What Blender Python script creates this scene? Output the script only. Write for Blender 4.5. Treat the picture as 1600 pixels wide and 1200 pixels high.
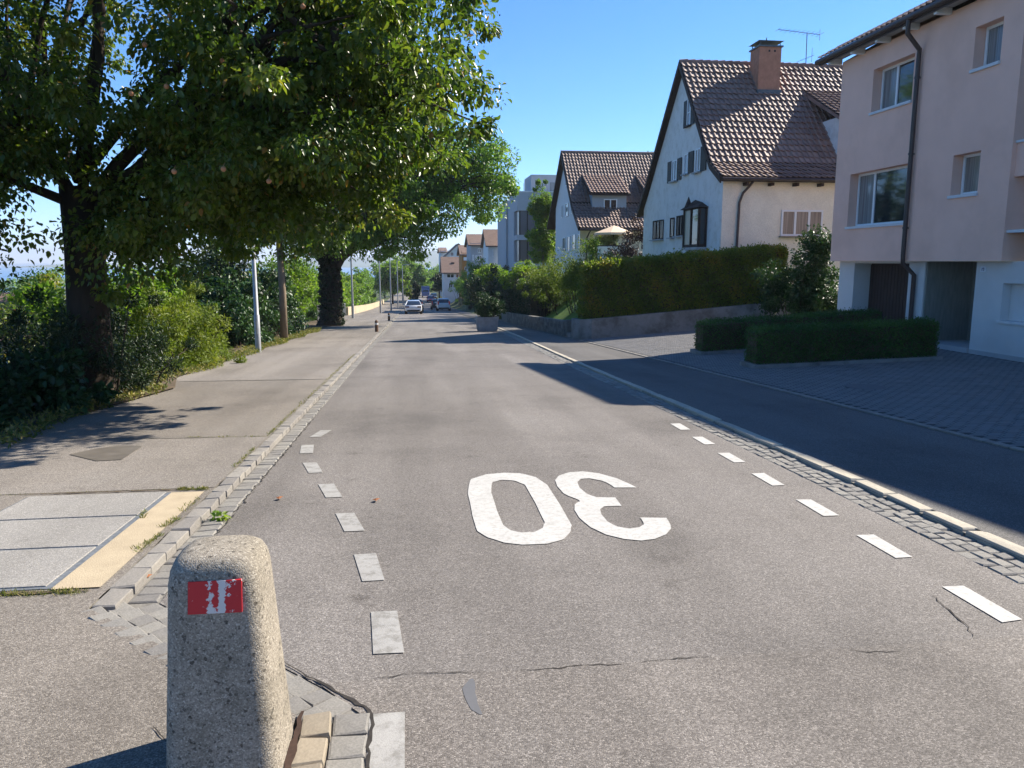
import bpy, bmesh, math, random
import numpy as np
from mathutils import Vector, Matrix
from mathutils.geometry import tessellate_polygon
random.seed(7); rng = np.random.default_rng(11)
for o in list(bpy.data.objects): bpy.data.objects.remove(o)
scene = bpy.context.scene
col = scene.collection
# ------------------------------------------------------------------ camera, sky, sun
FPX, CH = 1200.0, 1.6                                   # focal length in px of a 1600 px wide frame, eye height
PITCH, YAW, SLOPE = math.radians(9.09), math.radians(7.27), 0.0479
CR = np.array([math.cos(YAW), -math.sin(YAW), 0.0])
CF = np.array([math.sin(YAW)*math.cos(PITCH), math.cos(YAW)*math.cos(PITCH), -math.sin(PITCH)])
CU = np.cross(CR, CF); CP = np.array([0.0, 0.0, CH])
cam = bpy.data.cameras.new('camera'); camo = bpy.data.objects.new('camera', cam); col.objects.link(camo)
cam.sensor_width = 36; cam.lens = 27; cam.clip_start = 0.05; cam.clip_end = 40000
camo.matrix_world = Matrix(((CR[0], CU[0], -CF[0], 0), (CR[1], CU[1], -CF[1], 0), (CR[2], CU[2], -CF[2], CH), (0, 0, 0, 1)))
scene.camera = camo
EL, AZ = math.radians(39.5), math.radians(68)             # sun height, and its angle from the road axis towards the right
SUN = Vector((math.cos(EL)*math.sin(AZ), math.cos(EL)*math.cos(AZ), math.sin(EL)))
world = bpy.data.worlds.new('World'); scene.world = world; world.use_nodes = True
wn = world.node_tree; sky = wn.nodes.new('ShaderNodeTexSky'); sky.sky_type = 'NISHITA'; sky.sun_disc = False
sky.sun_elevation = EL; sky.sun_rotation = AZ; sky.altitude = 2500; sky.air_density = 0.9; sky.dust_density = 0.0; sky.ozone_density = 5.0
bg = wn.nodes['Background']; bg.inputs[1].default_value = 0.112; hs = wn.nodes.new('ShaderNodeHueSaturation'); hs.inputs['Saturation'].default_value = 1.20; wn.links.new(sky.outputs[0], hs.inputs['Color']); wn.links.new(hs.outputs[0], bg.inputs[0])
sl = bpy.data.lights.new('sun', 'SUN'); sl.energy = 5.0; sl.angle = math.radians(0.53); sl.color = (1.0, 0.915, 0.785)
so = bpy.data.objects.new('sun', sl); col.objects.link(so); so.location = (30, 10, 40)
so.rotation_euler = (-SUN).to_track_quat('-Z', 'Y').to_euler()
scene.view_settings.view_transform = 'Standard'; scene.view_settings.look = 'None'
scene.view_settings.exposure = 1.15; scene.view_settings.gamma = 1.0; scene.view_settings.use_curve_mapping = False
# ------------------------------------------------------------------ pixels to places
def ray(x, y): return CF + CR*(x-800)/FPX - CU*(y-600)/FPX
def atX(x, y, X): d = ray(x, y); return CP + d*(X/d[0])
def atY(x, y, Y): d = ray(x, y); return CP + d*(Y/d[1])
def atZ(x, y, Z): d = ray(x, y); return CP + d*((Z-CH)/d[2])
def zr(Y):
    Y = np.asarray(Y, float)
    return np.where(Y < 100, -SLOPE*Y, -SLOPE*100 - SLOPE*150*(1-np.exp(-(np.maximum(Y, 100)-100)/150)))
def on(x, y, fn):
    d = ray(x, y); z = -0.5
    for _ in range(30):
        p = CP + d*((z-CH)/d[2]); z = 0.5*z + 0.5*float(fn(p[0], p[1]))
    return CP + d*((z-CH)/d[2])
def onroad(x, y): return on(x, y, lambda X, Y: zr(Y))
_ky = np.arange(-8, 101, 1.); _kx = np.interp(_ky, [-8, 0, 4, 8, 18, 35, 60, 100], [3.45, 3.58, 3.73, 3.87, 4.0, 4.45, 4.75, 5.0]); _kx = np.convolve(np.pad(_kx, 3, 'edge'), np.ones(7)/7, 'valid'); KX = (list(_ky)+[700], list(_kx)+[5.0])
def xk(Y): return np.interp(Y, *KX)
def TY(Y): return np.interp(Y, [-8, 19, 28, 31, 46, 65, 100, 150, 300, 700], [-.5, -.5, -.85, .5, .4, -.2, -1.5, -3.5, -8, -11])
def zc(X, Y): t = np.clip((np.asarray(X, float)-6.05)/6.4, 0, 1); return (1-t)*(zr(Y)+.05) + t*TY(Y)
# ------------------------------------------------------------------ mesh helpers
OFF = {}
class MB:
    def __init__(s): s.v = []; s.f = []
    def add(s, vs, fs):
        n = len(s.v); s.v += [tuple(map(float, p)) for p in vs]; s.f += [tuple(i+n for i in f) for f in fs]; return s
    def quad(s, *p): return s.add(p, [tuple(range(len(p)))])
    def obox(s, fr, a0, a1, b0, b1, c0, c1):
        o, u, v, w = [np.asarray(q, float) for q in fr]
        P = [o+u*a+v*b+w*c for c in (c0, c1) for b in (b0, b1) for a in (a0, a1)]
        return s.add(P, [(0, 2, 3, 1), (4, 5, 7, 6), (0, 1, 5, 4), (2, 6, 7, 3), (0, 4, 6, 2), (1, 3, 7, 5)])
    def box(s, x0, x1, y0, y1, z0, z1): return s.obox(((0, 0, 0), (1, 0, 0), (0, 1, 0), (0, 0, 1)), x0, x1, y0, y1, z0, z1)
    def tube(s, pts, rad, n=8, cap=True):
        pts = [np.asarray(p, float) for p in pts]
        if not hasattr(rad, '__len__'): rad = [rad]*len(pts)
        rings = []; prev = None
        for i, p in enumerate(pts):
            t = pts[min(i+1, len(pts)-1)] - pts[max(i-1, 0)]; t = t/(np.linalg.norm(t)+1e-9)
            if prev is None:
                a = np.array([1., 0, 0]) if abs(t[0]) < .8 else np.array([0, 1., 0])
            else: a = prev
            u = a - t*np.dot(a, t); u /= np.linalg.norm(u)+1e-9; prev = u; w = np.cross(t, u)
            rings.append([p + rad[i]*(u*math.cos(2*math.pi*k/n)+w*math.sin(2*math.pi*k/n)) for k in range(n)])
        fs = [(i*n+k, i*n+(k+1) % n, (i+1)*n+(k+1) % n, (i+1)*n+k) for i in range(len(pts)-1) for k in range(n)]
        if cap: fs += [tuple(range(n-1, -1, -1)), tuple((len(pts)-1)*n+k for k in range(n))]
        return s.add([q for r in rings for q in r], fs)
    def loft(s, rings, closed=True, cap=True):
        n = len(rings[0]); m = n if closed else n-1
        fs = [(i*n+k, i*n+(k+1) % n, (i+1)*n+(k+1) % n, (i+1)*n+k) for i in range(len(rings)-1) for k in range(m)]
        if cap: fs += [tuple(range(n-1, -1, -1)), tuple((len(rings)-1)*n+k for k in range(n))]
        return s.add([q for r in rings for q in r], fs)
    def sphere(s, c, r, n=8, m=6):
        rings = []
        for i in range(1, m):
            t = math.pi*i/m; rings.append([(c[0]+r*math.sin(t)*math.cos(2*math.pi*k/n), c[1]+r*math.sin(t)*math.sin(2*math.pi*k/n), c[2]-r*math.cos(t)) for k in range(n)])
        return s.loft(rings)
def link(name, me, parent=None, mat=None):
    o = bpy.data.objects.new(name, me); col.objects.link(o)
    if parent is not None: o.parent = parent
    if mat is not None and len(me.materials) == 0: me.materials.append(mat)
    OFF[o] = np.zeros(3) if parent is None else OFF[parent]
    return o
def obj(name, mb, mat, parent=None, smooth=False, bevel=0, **props):
    off = OFF[parent] if parent is not None else np.zeros(3)
    me = bpy.data.meshes.new(name)
    me.from_pydata([(p[0]-off[0], p[1]-off[1], p[2]-off[2]) for p in mb.v], [], mb.f)
    bm = bmesh.new(); bm.from_mesh(me); bmesh.ops.recalc_face_normals(bm, faces=bm.faces)
    if bevel: bmesh.ops.bevel(bm, geom=list(bm.edges), offset=bevel, segments=2, affect='EDGES', profile=.5, clamp_overlap=True)
    bm.to_mesh(me); bm.free()
    if smooth:
        me.polygons.foreach_set('use_smooth', [True]*len(me.polygons))
        if smooth != 'full': me.set_sharp_from_angle(angle=math.radians(40))
    o = link(name, me, parent, mat)
    for k, v in props.items(): o[k] = v
    return o
def thing(name, label, cat, loc, group=None):
    o = bpy.data.objects.new(name, None); col.objects.link(o); o.location = loc; o.empty_display_size = .2
    OFF[o] = np.asarray(loc, float); o['label'] = label; o['category'] = cat
    if group: o['group'] = group
    return o
def tag(o, label, cat, group=None):
    o['label'] = label; o['category'] = cat
    if group: o['group'] = group
    return o
def sheet(name, xs, ys, zf, mat, parent=None, **props):
    xs = np.asarray(xs, float); ys = np.asarray(ys, float); X, Y = np.meshgrid(xs, ys); Z = zf(X, Y)
    mb = MB(); mb.v = list(zip(X.ravel(), Y.ravel(), Z.ravel())); n = len(xs)
    mb.f = [(j*n+i, j*n+i+1, (j+1)*n+i+1, (j+1)*n+i) for j in range(len(ys)-1) for i in range(n-1)]
    return obj(name, mb, mat, parent, **props)
def strip(name, ys, xl, xrr, dz, mat, parent=None, zf=None, **props):       # a band between two x(Y) lines on the road slope
    mb = MB(); ys = np.asarray(ys, float)
    for y in ys:
        a, b = float(xl(y)), float(xrr(y))
        mb.v += [(a, y, float((zf(a, y) if zf else zr(y)))+dz), (b, y, float((zf(b, y) if zf else zr(y)))+dz)]
    mb.f = [(2*i, 2*i+1, 2*i+3, 2*i+2) for i in range(len(ys)-1)]
    return obj(name, mb, mat, parent, **props)
# ------------------------------------------------------------------ materials
def newmat(name):
    m = bpy.data.materials.new(name); m.use_nodes = True; nt = m.node_tree
    return m, nt, nt.nodes['Principled BSDF'], nt.nodes['Material Output']
def nd(nt, t, **kw):
    n = nt.nodes.new(t)
    for k, v in kw.items():
        if k in n.inputs: n.inputs[k].default_value = v
        else: setattr(n, k, v)
    return n
def ramp(nt, src, stops):
    r = nt.nodes.new('ShaderNodeValToRGB'); nt.links.new(src, r.inputs[0]); e = r.color_ramp.elements
    while len(e) < len(stops): e.new(.5)
    for i, (p, c) in enumerate(stops): e[i].position = p; e[i].color = (*c, 1)
    return r.outputs[0]
def mixc(nt, fac, a, b, mode='MIX'):
    m = nt.nodes.new('ShaderNodeMix'); m.data_type = 'RGBA'; m.blend_type = mode
    for s, v in ((m.inputs[0], fac), (m.inputs[6], a), (m.inputs[7], b)):
        if hasattr(v, 'is_linked'): nt.links.new(v, s)
        elif isinstance(v, (int, float)): s.default_value = v
        else: s.default_value = (*v, 1)
    return m.outputs[2]
def sc(c, k): return tuple(min(1, max(0, q*k)) for q in c)
def M(name, c, rough=.7, var=.12, scale=4., bump=0., bscale=60., spec=.3, metal=0., piece=0., fine=0., stretch=None, stain=None):
    m, nt, b, out = newmat(name); L = nt.links
    tc = nd(nt, 'ShaderNodeTexCoord'); src = tc.outputs['Object']
    if stretch:
        mp = nd(nt, 'ShaderNodeMapping'); mp.inputs['Scale'].default_value = stretch; L.new(src, mp.inputs[0]); src = mp.outputs[0]
    n1 = nd(nt, 'ShaderNodeTexNoise', Scale=scale, Detail=5., Roughness=.6); L.new(src, n1.inputs['Vector'])
    c1 = ramp(nt, n1.outputs['Fac'], [(.3, sc(c, 1-var)), (.7, sc(c, 1+var))])
    if fine:
        n2 = nd(nt, 'ShaderNodeTexNoise', Scale=bscale, Detail=3.); L.new(src, n2.inputs['Vector'])
        c1 = mixc(nt, 1., c1, ramp(nt, n2.outputs['Fac'], [(.3, (1-fine,)*3), (.7, (1+0*fine,)*3)]), 'MULTIPLY')
    if stain:
        n4 = nd(nt, 'ShaderNodeTexNoise', Scale=stain[1], Detail=6., Roughness=.7); L.new(src, n4.inputs['Vector'])
        c1 = mixc(nt, 1., c1, ramp(nt, n4.outputs['Fac'], [(.36, stain[0]), (.52, (1, 1, 1))]), 'MULTIPLY')
    if piece:
        oi = nd(nt, 'ShaderNodeObjectInfo'); c1 = mixc(nt, 1., c1, ramp(nt, oi.outputs['Random'], [(0, (1-piece, 1-piece, 1-piece*.9)), (1, (1, 1, 1))]), 'MULTIPLY')
    L.new(c1, b.inputs['Base Color']); b.inputs['Roughness'].default_value = rough; b.inputs['Metallic'].default_value = metal
    b.inputs['Specular IOR Level'].default_value = spec
    if bump:
        n3 = nd(nt, 'ShaderNodeTexNoise', Scale=bscale, Detail=4.); L.new(src, n3.inputs['Vector'])
        bp = nd(nt, 'ShaderNodeBump', Strength=min(1, bump), Distance=.01*max(1, bump)); L.new(n3.outputs['Fac'], bp.inputs['Height']); L.new(bp.outputs[0], b.inputs['Normal'])
    return m
def asphalt(name, dark, light, tone, cell=185., spots=.4):
    m, nt, b, out = newmat(name); L = nt.links
    geo = nd(nt, 'ShaderNodeTexCoord'); P = geo.outputs['Object']
    vo = nd(nt, 'ShaderNodeTexVoronoi', Scale=cell); L.new(P, vo.inputs['Vector'])
    sep = nd(nt, 'ShaderNodeSeparateColor'); L.new(vo.outputs['Color'], sep.inputs[0])
    c = ramp(nt, sep.outputs[0], [(0, dark), (.45, sc(tuple((d+l)/2 for d, l in zip(dark, light)), .95)), (.85, light), (1, sc(light, 1.45))])
    vo2 = nd(nt, 'ShaderNodeTexVoronoi', Scale=cell*.45); L.new(P, vo2.inputs['Vector'])
    s2 = nd(nt, 'ShaderNodeSeparateColor'); L.new(vo2.outputs['Color'], s2.inputs[0])
    c = mixc(nt, spots, c, ramp(nt, s2.outputs[1], [(0, (.72, .71, .70)), (.5, (1, 1, 1)), (.9, (1.0, .99, .97)), (1, (1.0, 1.0, 1.0))]), 'MULTIPLY')
    n1 = nd(nt, 'ShaderNodeTexNoise', Scale=.55, Detail=6., Roughness=.62); L.new(P, n1.inputs['Vector'])
    c = mixc(nt, 1., c, ramp(nt, n1.outputs['Fac'], [(.3, sc(tone, .74)), (.5, tone), (.72, (1, 1, 1))]), 'MULTIPLY')
    mp = nd(nt, 'ShaderNodeMapping'); mp.inputs['Scale'].default_value = (1.1, .06, 1); L.new(P, mp.inputs[0])
    n2 = nd(nt, 'ShaderNodeTexNoise', Scale=1.3, Detail=3.); L.new(mp.outputs[0], n2.inputs['Vector'])
    c = mixc(nt, 1., c, ramp(nt, n2.outputs['Fac'], [(.35, (.77, .765, .76)), (.65, (1, 1, 1))]), 'MULTIPLY')
    n5 = nd(nt, 'ShaderNodeTexNoise', Scale=2.6, Detail=7., Roughness=.75); L.new(P, n5.inputs['Vector'])
    c = mixc(nt, 1., c, ramp(nt, n5.outputs['Fac'], [(.30, (.70, .69, .68)), (.40, (1, 1, 1))]), 'MULTIPLY')
    L.new(c, b.inputs['Base Color']); b.inputs['Roughness'].default_value = .82; b.inputs['Specular IOR Level'].default_value = .35
    bp = nd(nt, 'ShaderNodeBump', Strength=.55, Distance=.004); L.new(vo.outputs['Distance'], bp.inputs['Height']); bp.invert = True; L.new(bp.outputs[0], b.inputs['Normal'])
    return m
def leafmat(name, stops, trans=.35, rough=.42, spec=.45):
    m, nt, b, out = newmat(name); L = nt.links
    at = nd(nt, 'ShaderNodeAttribute', attribute_name='v'); c = ramp(nt, at.outputs['Fac'], stops)
    L.new(c, b.inputs['Base Color']); b.inputs['Roughness'].default_value = rough; b.inputs['Specular IOR Level'].default_value = spec
    tr = nd(nt, 'ShaderNodeBsdfTranslucent'); L.new(mixc(nt, 1., c, (1.5, 1.6, .6), 'MULTIPLY'), tr.inputs[0])
    mx = nd(nt, 'ShaderNodeMixShader'); mx.inputs[0].default_value = trans
    L.new(b.outputs[0], mx.inputs[1]); L.new(tr.outputs[0], mx.inputs[2]); L.new(mx.outputs[0], out.inputs[0])
    return m
def glassmat(name, c=(.02, .025, .03), rough=.04):
    m, nt, b, out = newmat(name); b.inputs['Base Color'].default_value = (*c, 1); b.inputs['Roughness'].default_value = rough
    b.inputs['Specular IOR Level'].default_value = .9; b.inputs['IOR'].default_value = 1.6
    return m
def paint(name, c):
    m, nt, b, out = newmat(name); b.inputs['Base Color'].default_value = (*c, 1); b.inputs['Roughness'].default_value = .35
    b.inputs['Coat Weight'].default_value = 1.; b.inputs['Coat Roughness'].default_value = .06; return m

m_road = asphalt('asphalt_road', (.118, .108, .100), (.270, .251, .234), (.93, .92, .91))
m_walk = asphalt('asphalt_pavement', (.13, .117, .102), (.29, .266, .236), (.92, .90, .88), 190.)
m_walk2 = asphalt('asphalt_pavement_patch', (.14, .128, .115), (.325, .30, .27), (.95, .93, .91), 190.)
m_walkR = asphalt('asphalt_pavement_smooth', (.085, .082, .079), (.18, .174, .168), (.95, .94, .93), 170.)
m_slab = asphalt('concrete_slab', (.25, .24, .225), (.37, .355, .33), (.95, .95, .95), 200.)
m_sand = M('sandstone', (.45, .37, .255), .85, .10, 6, .4, 120, fine=.15)
m_joint = M('dark_joint', (.13, .145, .165), .9, .3, 30)
m_mortar = M('mortar', (.19, .178, .158), .95, .3, 20, .5, 90)
m_granite = M('granite_cobble', (.31, .295, .265), .75, .22, 12, .5, 70, piece=.28, fine=.25)
m_kerb = M('granite_kerb', (.34, .317, .28), .8, .15, 9, .5, 80, piece=.25, fine=.2)
m_kerbw = M('pale_kerb', (.52, .47, .375), .8, .10, 5, .4, 90, piece=.12, fine=.12)
m_beige = M('beige_stone', (.37, .315, .235), .8, .15, 10, .5, 60, piece=.25, fine=.15)
m_paver = M('grey_paver', (.25, .245, .235), .85, .15, 3, .3, 120, piece=.3)
m_white = M('road_paint', (.52, .51, .485), .7, .06, 4, .12, 200, fine=.2, stain=((.78, .77, .75), 26))
m_worn = M('worn_road_paint', (.36, .352, .335), .75, .10, 6, .15, 200, fine=.25, stain=((.68, .67, .65), 14))
m_crack = M('crack_dark', (.035, .031, .028), .95, .3, 30)
m_wet = M('oil_stain', (.13, .115, .095), .5, .2, 5)
m_soil = M('soil', (.10, .075, .05), .95, .3, 3, .6, 30)
m_ground = M('ground_cover', (.075, .095, .035), .95, .35, .4, .6, 6)
m_lawn = M('lawn', (.11, .20, .03), .9, .25, 2, 1., 60, fine=.4)
m_conc = M('concrete_wall', (.25, .245, .235), .9, .2, 2, .4, 30, stain=((.62, .6, .57), 1.6), fine=.1)
m_pink = M('pink_render', (.86, .55, .435), .92, .04, 1.2, .35, 160, stain=((.93, .92, .91), .7))
m_pinkw = M('pale_render', (.58, .585, .58), .9, .05, 1.5, .3, 160)
m_plinth = M('grey_plinth', (.40, .41, .42), .9, .08, 2)
m_board = M('board_concrete', (.22, .225, .2), .9, .18, 2.5, .4, 40, stretch=(6, 6, .8))
m_wframe = M('white_window_frame', (.80, .81, .82), .4, .03)
m_sill = M('metal_sill', (.62, .64, .66), .4, .05)
m_brownd = M('brown_board', (.045, .03, .026), .6, .25, 6, .3, 50, stretch=(1, 1, .2))
m_pipe = M('dark_copper_pipe', (.05, .033, .03), .45, .15, 5, spec=.5)
m_stucco = M('white_stucco', (.72, .71, .68), .95, .05, 1.5, .9, 28, stain=((.86, .85, .82), 2.3))
m_cream = M('cream_stucco', (.88, .82, .69), .95, .07, 2., 1.6, 26, fine=.12)
m_housew = M('white_render', (.66, .67, .67), .9, .03, 2, .2, 60)
m_grey = M('grey_render', (.36, .38, .41), .9, .04, 2)
m_shut = M('dark_green_shutter', (.028, .034, .036), .6, .2, 8)
m_dwood = M('dark_brown_wood', (.04, .024, .018), .7, .25, 6, .3, 40)
m_tile = M('clay_tile', (.37, .25, .195), .65, .25, 3, .3, 40, piece=.35, fine=.2, spec=.4)
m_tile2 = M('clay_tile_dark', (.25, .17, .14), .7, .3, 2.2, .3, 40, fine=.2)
m_under = M('roof_underlay', (.045, .03, .025), .9, .2, 4)
m_roofB = M('brown_roof', (.17, .115, .09), .85, .15, 1.5, .5, 8)
m_brick = M('chimney_render', (.42, .20, .125), .9, .15, 5, .4, 40)
m_metal = M('lead_flashing', (.10, .12, .13), .5, .15, 6, metal=.3)
m_galv = M('galvanised_steel', (.36, .37, .38), .5, .12, 6, metal=.4)
m_ant = M('aluminium', (.25, .26, .28), .5, .1, 6, metal=.5)
m_bark = M('bark_dark', (.042, .032, .024), .95, .4, 5, 2., 14, stretch=(1, 1, .25))
m_bark2 = M('bark_pale', (.22, .17, .12), .95, .3, 5, 1.2, 14, stretch=(1, 1, .25))
m_cope = M('stone_wall', (.2, .19, .17), .95, .35, 3, .8, 10, piece=.3)
def curtain(name, c):
    m, nt, b, out = newmat(name); tc = nd(nt, 'ShaderNodeTexCoord'); mp = nd(nt, 'ShaderNodeMapping'); mp.inputs['Scale'].default_value = (14, 14, .25); nt.links.new(tc.outputs['Object'], mp.inputs[0])
    n = nd(nt, 'ShaderNodeTexNoise', Scale=1.6, Detail=2.); nt.links.new(mp.outputs[0], n.inputs['Vector']); nt.links.new(ramp(nt, n.outputs['Fac'], [(.35, sc(c, .55)), (.65, sc(c, 1.25))]), b.inputs['Base Color'])
    b.inputs['Roughness'].default_value = .6; b.inputs['Coat Weight'].default_value = .9; b.inputs['Coat Roughness'].default_value = .03; return m
m_glass = glassmat('window_glass'); m_curt = curtain('curtained_glass', (.20, .205, .205)); m_curt2 = curtain('net_curtain_glass', (.24, .21, .18))
m_green_gl = glassmat('greenish_glass', (.10, .13, .10), .35)
m_tyre = M('tyre_rubber', (.018, .018, .018), .8); m_rim = M('rim_metal', (.4, .4, .42), .35, metal=.6)
m_cglass = glassmat('car_glass', (.012, .015, .018)); m_black = M('black_plastic', (.02, .02, .02), .6)
m_tail = glassmat('tail_lamp_red', (.8, .02, .015), .2); m_taild = glassmat('tail_lamp_dark', (.10, .008, .008), .2); m_head = glassmat('head_lamp', (.7, .7, .7), .1); m_plate = M('number_plate', (.75, .75, .72), .5)
m_orange = M('orange_render', (.40, .19, .06), .9, .06); m_umb = M('parasol_cloth', (.78, .60, .42), .9, .05, 3)
lm_tree1 = leafmat('leaf_dark', [(0, (.022, .055, .012)), (.5, (.072, .12, .020)), (.85, (.15, .185, .032)), (.975, (.20, .18, .035)), (1, (.25, .15, .04))], .45, .34, .5)
lm_tree2 = leafmat('leaf_maple', [(0, (.045, .10, .02)), (.6, (.125, .22, .04)), (1, (.23, .32, .065))], .5)
lm_fresh = leafmat('leaf_fresh', [(0, (.06, .125, .016)), (.6, (.13, .215, .028)), (1, (.23, .28, .036))], .52, .5)
lm_yellow = leafmat('leaf_yellow', [(0, (.07, .115, .012)), (.6, (.14, .19, .020)), (1, (.24, .26, .03))], .35, .55)
lm_laurel = leafmat('leaf_laurel', [(0, (.014, .042, .014)), (.6, (.032, .078, .026)), (1, (.06, .115, .035))], .22, .42, .35)
lm_beech = leafmat('leaf_beech', [(0, (.05, .09, .016)), (.5, (.12, .175, .026)), (.8, (.22, .22, .036)), (1, (.29, .17, .045))], .48, .42)
lm_box = leafmat('leaf_box', [(0, (.022, .06, .014)), (.6, (.05, .12, .022)), (1, (.10, .19, .034))], .3, .4)
lm_purple = leafmat('leaf_purple', [(0, (.02, .012, .014)), (.6, (.04, .018, .02)), (1, (.075, .035, .03))], .25, .45)
lm_dark = leafmat('leaf_conifer', [(0, (.008, .022, .008)), (.6, (.02, .045, .014)), (1, (.05, .085, .02))], .2, .5)
lm_grass = leafmat('grass_blade', [(0, (.07, .11, .02)), (.5, (.16, .17, .04)), (1, (.32, .26, .10))], .3, .6)
lm_olive = leafmat('leaf_silver', [(0, (.12, .16, .08)), (.6, (.2, .25, .13)), (1, (.3, .33, .2))], .3, .6)
# ------------------------------------------------------------------ foliage
def unit(a): return a/(np.linalg.norm(a, axis=-1, keepdims=True)+1e-9)
def rmesh(name, V, F, v=None):
    me = bpy.data.meshes.new(name); n, k = F.shape
    me.vertices.add(len(V)); me.vertices.foreach_set('co', np.ascontiguousarray(V, dtype=np.float32).ravel())
    me.loops.add(n*k); me.loops.foreach_set('vertex_index', np.ascontiguousarray(F, dtype=np.int32).ravel())
    me.polygons.add(n); me.polygons.foreach_set('loop_start', np.arange(0, n*k, k, dtype=np.int32))
    me.update(calc_edges=True)
    if v is not None:
        a = me.attributes.new('v', 'FLOAT', 'POINT'); a.data.foreach_set('value', np.ascontiguousarray(v, dtype=np.float32))
    return me
def leafgeo(P, A, N, L, W, six=True, fold=.18):
    A = unit(A); S = unit(np.cross(A, N)); N = np.cross(S, A); L = L[:, None]; W = W[:, None]; n = len(P)
    if six:
        V = np.stack([P, P+A*L*.28+S*W*.46+N*W*fold, P+A*L*.66+S*W*.40+N*W*fold-N*L*.04, P+A*L-N*L*.10, P+A*L*.66-S*W*.40+N*W*fold-N*L*.04, P+A*L*.28-S*W*.46+N*W*fold], 1).reshape(-1, 3)
        b = np.arange(n)[:, None]*6; F = np.concatenate([b+np.array([[0, 3, 2, 1]]), b+np.array([[0, 5, 4, 3]])], 0); k = 6
    else:
        V = np.stack([P, P+A*L*.5+S*W*.5+N*W*fold, P+A*L, P+A*L*.5-S*W*.5+N*W*fold], 1).reshape(-1, 3)
        b = np.arange(n)[:, None]*4; F = np.concatenate([b+np.array([[0, 2, 1]]), b+np.array([[0, 3, 2]])], 0); k = 4
    return V, F, k
def leaves(name, P, A, N, L, W, v, mat, parent, six=True, **props):
    V, F, k = leafgeo(P, A, N, L, W, six); off = OFF[parent] if parent is not None else np.zeros(3)
    me = rmesh(name, V-off, F, np.repeat(v, k)); o = link(name, me, parent, mat)
    for a, b in props.items(): o[a] = b
    return o
def rdir(n): return unit(rng.normal(size=(n, 3)))
def lumps_in(parts, n, rmin, rmax, shell=.55):
    """lump centres spread through ellipsoids [(centre, radii, weight)], mostly towards the outside"""
    w = np.array([p[2] for p in parts], float); w /= w.sum(); out = []; rad = []
    for _ in range(n):
        c, r, _w = parts[rng.choice(len(parts), p=w)]
        d = rdir(1)[0]; q = rng.random(); t = shell+(1-shell)*rng.random() if q < .8 else rng.random()*shell; rr = rmin+(rmax-rmin)*rng.random()
        ex = 0.
        if .66 < q < .8: t = 1.; ex = (.3+1.0*rng.random())*rmin; rr = rmin*(.5+.4*rng.random())
        out.append(np.asarray(c)+d*(np.asarray(r)*t+ex)); rad.append(rr)
    return np.array(out), np.array(rad)
def lump_leaves(C, R, per, droop=.6, up=.7, flat=.75, tp=.45):
    n = len(C); k = np.repeat(np.arange(n), per); d = rdir(len(k)); t = rng.random(len(k))**tp
    P = C[k]+d*(R[k]*t)[:, None]*np.array([1, 1, flat])
    A = unit(d*.6+rdir(len(k))*.7+np.array([0, 0, -droop])); N = unit(d*.5+rdir(len(k))*.6+np.array([0, 0, up]))
    base = rng.random(n)[k]
    v = np.clip(.55*base+.45*rng.random(len(k)), 0, .96); v[rng.random(len(k)) < .015] = 1.
    return P, A, N, v
def limb_tubes(mb, base, tips, r0, jit=.25, n=6, droop=0.):
    base = np.asarray(base, float)
    for t in tips:
        t = np.asarray(t, float); d = t-base; L = np.linalg.norm(d)
        pts = [base+d*s+np.array([rng.normal()*jit*L*.12, rng.normal()*jit*L*.12, math.sin(math.pi*s)*L*.10+rng.normal()*jit*L*.08])*(s > 0)*(s < 1) for s in (0, .25, .5, .75, 1)]
        mb.tube(pts, [r0, r0*.8, r0*.6, r0*.4, r0*.15], n, False)
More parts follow.
